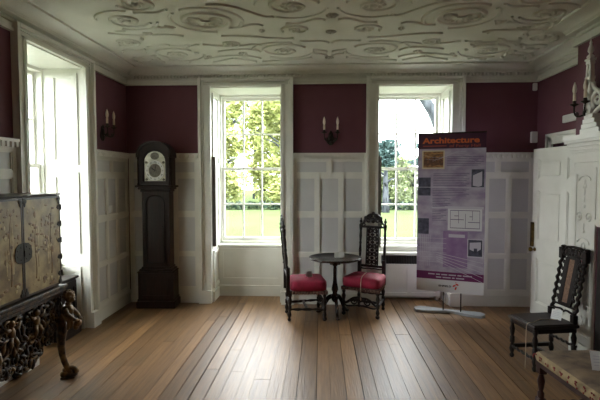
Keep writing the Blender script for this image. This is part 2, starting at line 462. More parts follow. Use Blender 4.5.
wall_right = struct(b.build('wall_right', ['plum', 'void']), 'plum painted right wall with projecting chimney breast')
b = MB()
wall_with_holes(b, XL - TH, XR + .25, [], lambda p, q, z0, z1: b.box(p, q, YF - TH, YF, z0, z1), ZC)
struct(b.build('wall_front', 'plum'), 'plum painted wall opposite the windows')

# wall frames: local u along the wall, local y = out of the wall into the room is -y
F_BACK = Matrix.Translation((0, YB, 0))                                   # u = x, into wall = +y
F_LEFT = Matrix.Translation((XL, 0, 0)) @ Matrix.Rotation(PI / 2, 4, 'Z')  # u = y, into wall = -x
F_RIGHT = Matrix.Translation((XR, 0, 0)) @ Matrix.Rotation(-PI / 2, 4, 'Z')  # u = -y, into wall = +x
F_BRST = Matrix.Translation((XB, 0, 0)) @ Matrix.Rotation(-PI / 2, 4, 'Z')

ROWS = [(1.662, 1.812), (1.172, 1.603), (0.655, 1.112), (0.200, 0.608)]
def wainscot(b, u0, u1, ncol, ntop, ms=.05):
    """panelled dado between u0 and u1: field, stiles, rails and mouldings"""
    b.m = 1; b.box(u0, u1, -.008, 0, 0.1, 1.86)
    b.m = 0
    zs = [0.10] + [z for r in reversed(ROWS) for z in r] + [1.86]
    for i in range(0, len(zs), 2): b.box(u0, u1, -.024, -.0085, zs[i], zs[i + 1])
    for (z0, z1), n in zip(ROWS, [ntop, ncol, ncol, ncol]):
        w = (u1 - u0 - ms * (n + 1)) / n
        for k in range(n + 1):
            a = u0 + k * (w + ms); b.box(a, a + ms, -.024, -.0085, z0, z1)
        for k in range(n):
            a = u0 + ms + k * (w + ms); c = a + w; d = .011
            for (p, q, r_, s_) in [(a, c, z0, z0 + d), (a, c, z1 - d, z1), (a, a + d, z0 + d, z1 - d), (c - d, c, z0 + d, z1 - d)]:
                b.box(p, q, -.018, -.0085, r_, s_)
    # dado rail with a row of small drops
    b.box(u0, u1, -.055, 0, 1.888, 1.912); b.box(u0, u1, -.020, 0, 1.86, 1.888)
    n = max(1, int((u1 - u0) / .055))
    for k in range(n):
        a = u0 + (k + .5) * (u1 - u0) / n
        b.box(a - .014, a + .014, -.054, -.018, 1.846, 1.887)
def skirting(b, u0, u1):
    b.box(u0, u1, -.030, 0, 0.0, .125); b.box(u0, u1, -.036, 0, .125, .142); b.box(u0, u1, -.026, 0, .142, .158)

AW = .14    # architrave width
b = MB(F_BACK)
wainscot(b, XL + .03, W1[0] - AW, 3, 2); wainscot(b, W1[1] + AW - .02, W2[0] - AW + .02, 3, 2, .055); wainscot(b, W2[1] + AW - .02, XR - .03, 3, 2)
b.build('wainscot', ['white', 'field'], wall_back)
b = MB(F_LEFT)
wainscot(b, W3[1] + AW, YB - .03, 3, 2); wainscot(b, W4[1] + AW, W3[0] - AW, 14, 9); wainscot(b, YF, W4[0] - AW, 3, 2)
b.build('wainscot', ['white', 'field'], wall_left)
b = MB(F_RIGHT)
wainscot(b, -YB + .03, -5.52, 1, 1)
b.build('wainscot', ['white', 'field'], wall_right)
b = MB(F_BACK)
for u in [(XL + .03, W1[0] - AW), (W1[1] + AW - .02, W2[0] - AW + .02), (W2[1] + AW - .02, XR - .03)]: skirting(b, *u)
struct(b.build('baseboard_back', 'white'), 'white skirting under the back wall panelling')
b = MB(F_LEFT)
for u in [(W3[1] + AW, YB), (W4[1] + AW, W3[0] - AW), (YF, W4[0] - AW)]: skirting(b, *u)
struct(b.build('baseboard_left', 'white'), 'white skirting under the left wall panelling')
b = MB(F_RIGHT); skirting(b, -YB, -5.52)
struct(b.build('baseboard_right', 'white'), 'white skirting beside the door')

# cornice: a profile (distance from the wall, height) swept with mitred corners
PROF = [(0, 2.768), (.034, 2.768), (.034, 2.792), (.020, 2.800), (.020, 2.838), (.040, 2.840), (.040, 2.846), (.012, 2.848), (.012, 2.880), (.070, 2.882), (.078, 2.888), (.078, 2.900), (.085, 2.902)]
for i in range(9):
    a = PI / 2 * i / 8
    PROF.append((.085 + .100 * (1 - math.cos(a)), 2.902 + .046 * math.sin(a)))
PROF += [(.190, 2.950), (.212, 2.950), (.212, 2.972), (0, 2.972)]
def cornice_run(b, p, q, nrm, m0, m1):
    """p->q along the wall, nrm into the room; m0, m1: +1 inner mitre, -1 outer mitre"""
    d = Vector((q[0] - p[0], q[1] - p[1])).normalized(); vs = []
    for (e, sgn, mt) in ((p, 1, m0), (q, -1, m1)):
        for (k, z) in PROF:
            o = d * (sgn * mt * k)
            vs.append((e[0] + nrm[0] * k + o.x, e[1] + nrm[1] * k + o.y, z))
    n = len(PROF)
    b.add(vs, [(i, i + 1, n + i + 1, n + i) for i in range(n - 1)])
def beads(b, p, q, nrm):
    L = math.hypot(q[0] - p[0], q[1] - p[1]); n = int(L / .042)
    for k in range(n):
        t = (k + .5) / n; x_, y_ = p[0] + (q[0] - p[0]) * t + nrm[0] * .037, p[1] + (q[1] - p[1]) * t + nrm[1] * .037
        b.box(x_ - .011, x_ + .011, y_ - .026, y_ + .026, 2.847, 2.881)
runs = [((XL, YB), (XR, YB), (0, -1), 1, 1, True), ((XL, YF), (XL, YB), (1, 0), 1, 1, False), ((XR, YB), (XR, YC), (-1, 0), 1, 1, False),
        ((XR, YC), (XB, YC), (0, 1), 1, -1, False), ((XB, YC), (XB, YF), (-1, 0), -1, 1, False)]
for i, (p, q, n_, m0, m1, bd) in enumerate(runs):
    b = MB(); cornice_run(b, p, q, n_, m0, m1)
    if bd: beads(b, (XL + .1, YB), (XR - .1, YB), n_)
    struct(b.build('trim_%d' % (i + 1), 'plaster'), ['white beaded cornice over the window wall', 'white cornice along the left wall', 'white cornice in the door alcove', 'white cornice returning round the chimney breast', 'white cornice along the chimney breast'][i])

# ------------------------------------------------------------------ windows
def make_window(name, F, u0, u1, sd, label, dark_leaf=False, sillz=.70):
    """sd: depth of the sash behind the wall face"""
    root = struct(empty(name), label); w = u1 - u0
    # architrave
    b = MB(F)
    for s_ in (-1, 1):
        e = u0 if s_ < 0 else u1
        for (k0, k1, d) in [(-.012, .020, .036), (.020, .080, .020), (.080, .096, .036), (.096, .105, .026), (.105, .140, .062)]:
            b.box(e + s_ * k0, e + s_ * k1, -d, 0, .165, HO + min(k1, .100))
        b.box(e - s_ * .012, e + s_ * .148, -.070, 0, 0, .165)
    for (k0, k1, d) in [(0, .020, .036), (.020, .058, .020), (.058, .068, .036), (.068, .074, .026), (.074, .100, .062)]:
        b.box(u0 - k1, u1 + k1, -d, 0, HO + k0, HO + k1)
    b.build('architrave', 'white', root)
    # reveal linings, soffit and apron below the sill
    b = MB(F); D2 = TH - .02
    t = .012
    b.box(u0, u0 + t, .001, D2, 0, HO); b.box(u1 - t, u1, .001, D2, 0, HO); b.box(u0 + t, u1 - t, .001, D2, HO - t, HO)
    for (e, s_) in ((u0 + t, 1), (u1 - t, -1)):       # framed panels on the reveals
        for (z0, z1) in [(.80, 1.66), (1.74, HO - .06), (.17, .66)]:
            for (d0, d1, p, q) in [(.115, sd - .155, z0, z0 + .05), (.115, sd - .155, z1 - .05, z1), (.06, .115, z0, z1), (sd - .155, sd - .1, z0, z1)]:
                b.box(e, e + s_ * .016, d0, d1, p, q)
        b.box(e, e + s_ * .02, .03, sd - .16, 0, .13)
    b.build('reveal', 'white', root)
    b = MB(F)
    ap = sd - .17
    b.box(u0 + .012, u1 - .012, ap, TH, 0.0, sillz - .035)
    for (p, q, z0, z1) in [(u0 + .03, u1 - .03, .20, .245), (u0 + .03, u1 - .03, sillz - .10, sillz - .05), (u0 + .03, u0 + .085, .245, sillz - .10), (u1 - .085, u1 - .03, .245, sillz - .10)]:
        b.box(p, q, ap - .012, ap, z0, z1)
    b.box(u0 + .012, u1 - .012, ap - .02, ap, 0, .13); b.box(u0 + .012, u1 - .012, ap - .026, ap, .13, .145)
    b.build('apron', 'white', root)
    b = MB(F)
    b.box(u0 + .012, u1 - .012, ap - .025, TH + .05, sillz - .035, sillz, .006); b.box(u0 + .03, u1 - .03, sd - .05, TH, sillz, sillz + .03)
    b.build('sill', 'white', root)
    # sash frame and the two sliding sashes (three panes wide, two high each)
    b = MB(F)
    for (e, s_) in ((u0 + .012, 1), (u1 - .012, -1)):
        b.box(e, e + s_ * .022, sd - .03, sd + .13, sillz + .03, HO - .012)
    b.box(u0 + .03, u1 - .03, sd - .03, sd + .13, HO - .045, HO - .012)
    zb, zm, zt = sillz + .03, 1.725, HO - .045
    a, c = u0 + .034, u1 - .034
    for (z0, z1, d) in [(zb, zm + .02, sd), (zm - .02, zt, sd + .045)]:
        b.box(a, a + .036, d, d + .04, z0, z1); b.box(c - .036, c, d, d + .04, z0, z1)
        b.box(a + .036, c - .036, d, d + .04, z0, z0 + (.05 if z0 == zb else .036)); b.box(a + .036, c - .036, d, d + .04, z1 - .036, z1)
        g0, g1 = a + .036, c - .036
        for k in (1, 2):
            u = g0 + (g1 - g0) * k / 3; b.box(u - .011, u + .011, d + .004, d + .036, z0 + .03, z1 - .03)
        zc = (z0 + z1) / 2; b.box(g0, g1, d + .005, d + .035, zc - .011, zc + .011)
    sash = b.build('sash', 'white', root)
    b = MB(F)
    b.box(a + .03, c - .03, sd + .018, sd + .021, zb + .03, zm); b.box(a + .03, c - .03, sd + .063, sd + .066, zm, zt - .03)
    b.build('glass_panes', 'glass', sash)
    b = MB(F)                                          # sash lifts and catch
    b.lathe([(.004, 0), (.011, .3), (.011, .7), (.004, 1)], ((u0 + u1) / 2, sd - .012, zm + .012), ((u0 + u1) / 2 + .035, sd - .012, zm + .012), 8)
    b.build('sash_catch', 'brass', sash)
    if dark_leaf:
        b = MB(F); b.box(u0 + .013, u0 + .058, .028, .062, sillz + .02, 1.87)
        b.build('shutter_leaf', 'shutter', root)
    return root
make_window('window_1', F_BACK, W1[0], W1[1], .53, 'tall sash window in the back wall nearest the longcase clock', True)
make_window('window_2', F_BACK, W2[0], W2[1], .53, 'tall sash window in the back wall partly behind the banner', True)
make_window('window_3', F_LEFT, W3[0], W3[1], .46, 'tall sash window in the left wall beside the lacquer cabinet')
make_window('window_4', F_LEFT, W4[0], W4[1], .46, 'sash window in the left wall behind the camera')  # made-up window behind the camera, added to brighten the interior
# ------------------------------------------------------------------ door and casing (right wall alcove)
HX, HY = XR - .028, 4.36            # hinge line
LX, LY = 2.502, 5.515                # latch edge
ang = math.atan2(LY - HY, LX - HX)
DL = math.hypot(LX - HX, LY - HY); DH = 1.935
door = struct(empty('door_1', (HX, HY, 0)), 'white panelled door standing ajar beside the chimneypiece')
door.rotation_euler = (0, 0, ang)     # local x runs from hinge to latch, local +y faces the room
T_ = .04
b = MB()
b.box(0, DL, -.006, .006, .008, DH)
zr = [(.008, .165), (.680, .885), (1.462, 1.590), (1.815, DH)]
for (z0, z1) in zr: b.box(0, DL, -T_ / 2, T_ / 2, z0, z1)
st = .105; mid = DL / 2
for (a, c) in [(0, st), (mid - .05, mid + .05), (DL - st, DL)]:
    for (z0, z1) in [(.165, .680), (.885, 1.462), (1.590, 1.815)]: b.box(a, c, -T_ / 2, T_ / 2, z0, z1)
for (a, c) in [(st, mid - .05), (mid + .05, DL - st)]:
    for (z0, z1) in [(.165, .680), (.885, 1.462), (1.590, 1.815)]:
        d = .014
        for (p, q, r_, s_) in [(a, c, z0, z0 + d), (a, c, z1 - d, z1), (a, a + d, z0 + d, z1 - d), (c - d, c, z0 + d, z1 - d)]:
            b.box(p, q, .006, .013, r_, s_)
        b.box(a + .04, c - .04, .006, .012, z0 + .04, z1 - .04, .004)
b.build('leaf', 'white', door)
b = MB(); b.box(DL - .052, DL - .004, T_ / 2 + .001, T_ / 2 + .022, .80, 1.085, .003)
b.build('lock_plate', 'brass', door)
b = MB(); b.lathe([(.022, 0), (.022, .006), (.009, .010), (.009, .03), (.020, .036), (.027, .05), (.024, .064), (.010, .072)], (DL - .075, T_ / 2, .772), None, 14)
k = MB(); k.lathe([(.022, 0), (.022, .08), (.009, .14), (.009, .42), (.020, .5), (.027, .7), (.024, .9), (.008, 1)], (DL - .075, T_ / 2 + .001, .772), (DL - .075, T_ / 2 + .075, .772), 14)
k.build('door_knob', 'brass', door)
b = MB(F_RIGHT)
for (e, s_) in ((-DO[0], 1), (-DO[1], -1)):
    for (k0, k1, d) in [(0, .02, .026), (.02, .085, .018), (.085, .12, .034)]: b.box(e + s_ * k0, e + s_ * k1, -d, 0, 0, DO[2] + k1)
for (k0, k1, d) in [(0, .02, .026), (.02, .085, .018), (.085, .12, .034)]: b.box(-DO[1] - k1, -DO[0] + k1, -d, 0, DO[2] + k0, DO[2] + k1)
struct(b.build('trim_6', 'white'), 'white moulded door casing in the alcove')

# ------------------------------------------------------------------ chimneypiece on the breast
fp = tag(empty('chimneypiece', (XB - .003, 4.225, 0)), 'white carved chimneypiece with mantelshelf at the right edge behind the cane chair', 'fireplace')
ZS = 1.965
def fpb(): return MB()
# local: x towards the wall +, so the face is at -x ; y along the wall (world y offset from 4.2)
b = fpb(); b.box(-.012, 0, -.335, 0.0, .0, 1.735); b.box(-.021, 0, -.34, .005, 0, .16)
b.box(-.019, -.012, -.045, -.0, .16, 1.69); b.box(-.019, -.012, -.335, -.290, .16, 1.69); b.box(-.019, -.012, -.29, -.045, 1.63, 1.69); b.box(-.019, -.012, -.29, -.045, .16, .24)
# carved drops on the panel
for (dy, z, ry, rz) in [(-.165, 1.56, .020, .03), (-.15, 1.53, .014, .022), (-.18, 1.53, .014, .022), (-.165, 1.48, .016, .034), (-.165, 1.42, .013, .03), (-.165, 1.36, .02, .02), (-.165, 1.18, .012, .036), (-.165, 1.14, .018, .018), (-.165, .78, .014, .03), (-.165, .62, .02, .026)]:
    b.ball((-.012, dy, z), (.010, ry, rz), None, 8, 6)
for z in (1.27, .5): 
    for dy in (-.235, -.095):
        b.torus((-.014, dy, z), .036, .007, (1, 0, 0), 16, 6)
        b.ball((-.012, dy, z), (.012, .018, .02), None, 8, 6)
for z in (1.0, .36): b.torus((-.014, -.165, z), .04, .008, (1, 0, 0), 18, 6, .62, 1.0)
for z in (1.62, 1.08):
    b.tube([(-.014, -.165 + .09 * math.sin(t), z - .05 + .05 * math.cos(t)) for t in [R(-80 + 16 * i) for i in range(11)]], .008, 6)
b.build('jamb', 'white', fp)
b = fpb(); b.box(-.012, 0, -1.66, -1.325, 0, 1.735); b.box(-.021, 0, -1.665, -1.32, 0, .16); b.build('jamb', 'white', fp)
b = fpb(); b.box(-.012, 0, -1.325, -.335, 1.2, 1.735); b.box(-.021, -.04, -1.32, -.34, 1.22, 1.26)
for i in range(9): b.ball((-.012, -.45 - i * .095, 1.48), (.014, .035, .045), None, 8, 6)
b.build('frieze_panel', 'white', fp)
b = fpb(); b.box(-.006, 0, -1.30, -.36, 0.002, 1.19); b.build('fireplace_opening', 'grille', fp)
b = fpb()
for (d, z0, z1) in [(.060, 1.735, 1.765), (.048, 1.765, 1.82), (.075, 1.82, 1.84), (.100, 1.84, 1.868), (.130, 1.868, 1.90), (.165, 1.90, 1.925), (.18, 1.925, ZS)]:
    d *= .6; b.box(-d, 0, -1.66 - d, d * .25, z0, z1)
b.build('mantelshelf', 'white', fp)

# carved obelisk on the shelf
ob = tag(empty('carved_obelisk', (XB - .05, 3.97, ZS + .001)), 'white carved obelisk with finial and side scroll standing on the mantelshelf', 'ornament')
b = MB()
for (h, z0, z1) in [(.135, 0, .045), (.110, .045, .085), (.085, .085, .125), (.062, .125, .165)]: b.box(-.036 * (h / .135) ** .5, .04, -h * 1.5, h * .5, z0, z1, .004)
b.build('stepped_base', 'white', ob)
b = MB()
def ob_ring(z, hw, hd): return (z, hw, hd)
for s_ in (-1, 1):   # two upright borders leaving a pierced slot
    b.add([(-.02, s_ * .052, .165), (.02, s_ * .052, .165), (.02, s_ * .026, .165), (-.02, s_ * .026, .165), (-.016, s_ * .028, .60), (.016, s_ * .028, .60), (.016, s_ * .012, .60), (-.016, s_ * .012, .60)],
          [(0, 1, 2, 3), (4, 7, 6, 5), (0, 4, 5, 1), (1, 5, 6, 2), (2, 6, 7, 3), (3, 7, 4, 0)])
for (z, h, w) in [(.165, .03, .05), (.29, .022, .047), (.45, .026, .037), (.575, .03, .03)]: b.box(-.022, .022, -w, w, z, z + h, .003)
for z in (.225, .24, .36, .375, .39, .52): b.ball((0, 0, z), (.014, .02, .024), None, 8, 6)
b.build('pierced_shaft', 'white', ob)
b = MB(); b.box(-.03, .03, -.036, .036, .605, .622, .003); b.lathe([(.026, .622), (.03, .64), (.018, .655), (.010, .662), (.024, .685), (.02, .71), (.009, .74), (.012, .75), (.006, .77), (.001, .81)], n=10); b.build('finial', 'white', ob)
b = MB()
pts = [(0, y, z) for (y, z) in spiral(-.115, .275, .075, .012, R(-60), 1.5, 30)]
b.tube(pts, [.020 - .010 * i / 30 for i in range(31)], 7)
b.tube([(0, y, z) for (y, z) in bez((-.05, .42), (-.05, .34), (-.13, .37), (-.19, .275))], .016, 7)
b.tube([(0, y, z) for (y, z) in bez((-.19, .275), (-.20, .20), (-.12, .20), (-.078, .165))], .018, 7)
b.build('side_scroll', 'white', ob)

# ------------------------------------------------------------------ small wall fittings
b = MB(); b.box(XR - .075, XR - .03, YB - .052, YB - .012, 2.66, 2.75, .006); tag(b.build('motion_detector', 'plastic'), 'small white sensor in the corner just under the cornice', 'sensor')
b = MB(); b.box(XR - .085, XR - .012, YB - .05, YB - .005, 2.03, 2.165, .006); tag(b.build('smoke_detector', 'plastic'), 'white wall box in the corner just above the panelling', 'sensor')
b = MB(); b.box(XR - .03, XR - .002, 4.86, 5.155, 2.195, 2.275, .005); tag(b.build('sign_box', 'plastic'), 'pale rectangular box fixed to the plum wall above the door', 'wall box')  # plain pale box, its purpose is not known
b = MB(F_LEFT); b.box(5.20, 5.285, -.036, -.026, 1.195, 1.28, .003); sw = b.build('light_switch', 'plastic')
tag(sw, 'small square switch plate on the panelling left of the clock', 'switch')
b = MB(F_LEFT); b.box(5.235, 5.25, -.042, -.036, 1.225, 1.25, .002); b.build('rocker', 'plastic', sw)

# ------------------------------------------------------------------ wall sconces
def make_sconce(name, label):
    t = tag(empty(name), label, 'wall light', 'two candle wall sconces')
    # local: wall plane y = 0, room towards -y, z = 0 at the centre of the backplate
    b = MB()
    poly = [(.045 * math.sin(a) * (1 + .25 * math.cos(3 * a)), .085 * math.cos(a)) for a in [2 * PI * k / 28 for k in range(28)]]
    b.prism(poly, -.012, -.001); b.ball((0, -.014, .01), (.03, .016, .045)); b.ball((0, -.014, -.055), (.016, .012, .03)); b.ball((0, -.014, .08), (.012, .01, .022))
    b.build('backplate', 'iron', t)
    for s_ in (-1, 1):
        b = MB()
        b.tube(bez((0, -.02, 0), (s_ * .03, -.09, -.06), (s_ * .085, -.11, -.05), (s_ * .082, -.10, .06), 16), [.009 - .003 * i / 16 for i in range(17)], 7)
        b.tube([(s_ * (.055 + q[0]), -.09, -.02 + q[1]) for q in spiral(0, 0, .025, .006, 0, 1.3, 16)], .005, 6)
        arm = b.build('arm', 'iron', t)
        b = MB(); b.lathe([(.006, .05), (.012, .058), (.034, .068), (.036, .074), (.016, .076), (.014, .10), (.011, .104)], (s_ * .082, -.10, 0), None, 12); b.build('drip_pan', 'iron', arm)
        b = MB(); b.lathe([(.0115, .095), (.0125, .10), (.0125, .158), (.010, .160)], (s_ * .082, -.10, 0), None, 10); b.build('candle_sleeve', 'candle', arm)
        b = MB(); b.lathe([(.010, .159), (.017, .185), (.018, .205), (.012, .235), (.002, .262)], (s_ * .082, -.10, 0), None, 10); b.build('candle_bulb', 'bulb', arm)
    return t
s1 = make_sconce('wall_sconce', 'twin candle sconce on the plum pier between the two back windows')
s1.location = (.120, YB - .001, 2.09)
s2 = copy_tree(s1); s2.location = (XL + .001, 5.135, 2.105); s2.rotation_euler = (0, 0, PI / 2); s2['label'] = 'twin candle sconce on the plum left wall near the clock'
s3 = copy_tree(s1); s3.location = (XB - .001, 4.02, 2.16); s3.rotation_euler = (0, 0, -PI / 2); s3['label'] = 'twin candle sconce on the chimney breast in front of the white obelisk'

# ------------------------------------------------------------------ longcase clock (built facing -y)
ck = tag(empty('longcase_clock', (-2.022, 5.50, 0), R(3)), 'tall dark oak longcase clock with arched silvered dial in the corner', 'clock')
ck.scale = (.91, 1, 1)
def arch_poly(hw, z0, zs, rise, n=14):
    """flat sides up to zs then a segmental arch of the given rise"""
    p = [(-hw, z0), (hw, z0)]
    for i in range(n + 1):
        a = PI * i / n; p.append((hw * math.cos(a), zs + rise * math.sin(a)))
    return p
b = MB(); b.box(-.262, .262, -.02, .255, 0, .085, .006); b.box(-.25, .25, -.008, .25, .085, .115, .008); b.box(-.238, .238, 0, .245, .115, .435); b.box(-.246, .246, -.01, .248, .435, .455, .006); b.box(-.225, .225, .01, .24, .455, .48, .006); b.box(-.20, .20, .028, .235, .48, .505, .006)
b.box(-.19, .19, -.008, 0, .16, .39, .004)
b.build('plinth', 'clock', ck)
b = MB(); b.box(-.183, .183, .045, .235, .505, 1.46); b.box(-.20, .20, .028, .24, 1.43, 1.46, .006); b.box(-.225, .225, .005, .245, 1.46, 1.485, .006); b.box(-.252, .252, -.022, .25, 1.485, 1.51, .006)
trunk = b.build('trunk', 'clock', ck)
b = MB(); b.prism(arch_poly(.118, .56, 1.30, .085), .030, .0445); cd = b.build('trunk_door', 'clock', ck)
b = MB(); P_ = arch_poly(.118, .56, 1.30, .085)
b.tube([(x_, .030, z_) for (x_, z_) in P_ + P_[:1]], .008, 6); b.ball((.095, .024, 1.0), .008, None, 8, 6); b.build('door_moulding', 'black', cd)
b = MB()
# hood: sides, arched top with bold mouldings
P1 = arch_poly(.205, 1.51, 1.86, .165); P2 = arch_poly(.150, 1.555, 1.80, .132)
n = len(P1)
b.box(-.215, .215, .06, .235, 1.51, 1.86)
b.prism(arch_poly(.213, 1.862, 1.865, .155), .052, .235)
vs = [(p[0], .0, p[1]) for p in P1] + [(p[0], .0, p[1]) for p in P2] + [(p[0], .045, p[1]) for p in P1] + [(p[0], .045, p[1]) for p in P2]
fs = []
for i in range(n):
    j = (i + 1) % n
    fs += [(i, n + i, n + j, j), (2 * n + i, 2 * n + j, 3 * n + j, 3 * n + i), (n + i, 3 * n + i, 3 * n + j, n + j), (i, j, 2 * n + j, 2 * n + i)]
b.add(vs, fs)
for (hw, r0, y0, y1, th) in [(.232, .175, -.022, .24, .030), (.222, .165, -.01, .24, .02)]:
    arc = [(hw * math.cos(PI * i / 18), 1.875 + r0 * math.sin(PI * i / 18)) for i in range(19)]
    arc2 = [((hw - th) * math.cos(PI * i / 18), 1.875 + (r0 - th) * math.sin(PI * i / 18)) for i in range(18, -1, -1)]
    b.prism(arc + arc2, y0, y1)
b.box(-.232, -.190, -.022, .24, 1.85, 1.88, .005); b.box(.190, .232, -.022, .24, 1.85, 1.88, .005)
for s_ in (-1, 1):
    b.lathe([(.016, 0), (.016, .05), (.011, .08), (.012, .5), (.010, .92), (.016, .95), (.016, 1)], (s_ * .208, -.012, 1.512), (s_ * .208, -.012, 1.85), 10)
hood = b.build('hood', 'clock', ck)
b = MB(); b.prism(arch_poly(.140, 1.562, 1.80, .125), .036, .042); dial = b.build('dial', 'silver', ck)
b = MB(); b.m = 0
def ring(b, c, r0, r1, y, n=40):
    vs = [(c[0] + r * math.cos(2 * PI * k / n), y, c[1] + r * math.sin(2 * PI * k / n)) for r in (r0, r1) for k in range(n)]
    vs += [(v[0], y + .004, v[2]) for v in vs]
    b.add(vs, [f for k in range(n) for f in ((k, n + k, n + (k + 1) % n, (k + 1) % n), (n + k, 3 * n + k, 3 * n + (k + 1) % n, n + (k + 1) % n))])
ring(b, (0, 1.690), .085, .124, .031)
b.build('chapter_ring', 'card', dial)
b = MB(); b.prism([(.080 * math.cos(2 * PI * k / 30), 1.690 + .080 * math.sin(2 * PI * k / 30)) for k in range(30)], .033, .0355)
b.prism([(.058 * math.cos(2 * PI * k / 24), 1.868 + .044 * math.sin(2 * PI * k / 24)) for k in range(24)], .033, .0355)
for (sx, z_) in [(-1, 1.582), (1, 1.582), (-1, 1.79), (1, 1.79)]: b.ball((sx * .115, .035, z_), (.018, .003, .016), None, 8, 5)
b.build('engraved_centre', 'dialdark', dial)
b = MB()
NUM = ['XII', 'I', 'II', 'III', 'IIII', 'V', 'VI', 'VII', 'VIII', 'IX', 'X', 'XI']
b.tube([(0, .028, 1.69), (-.035, .028, 1.715), (-.055, .028, 1.727)], [.004, .006, .002], 5); b.tube([(0, .027, 1.69), (.012, .027, 1.74), (.022, .027, 1.80)], [.004, .004, .0015], 5); b.ball((0, .027, 1.69), (.008, .004, .008), None, 8, 5)
b.build('hands', 'ink', dial)
for k, s_ in enumerate(NUM):
    a = 2 * PI * k / 12
    mtx = Matrix.Translation((.105 * math.sin(a), .0300, 1.69 + .105 * math.cos(a))) @ Matrix.Rotation(a, 4, 'Y') @ Matrix.Translation((0, 0, -.009)) @ Matrix.Rotation(PI / 2, 4, 'X')
    text_mesh('numeral', s_, .026, 'ink', mtx, dial, 'CENTER')

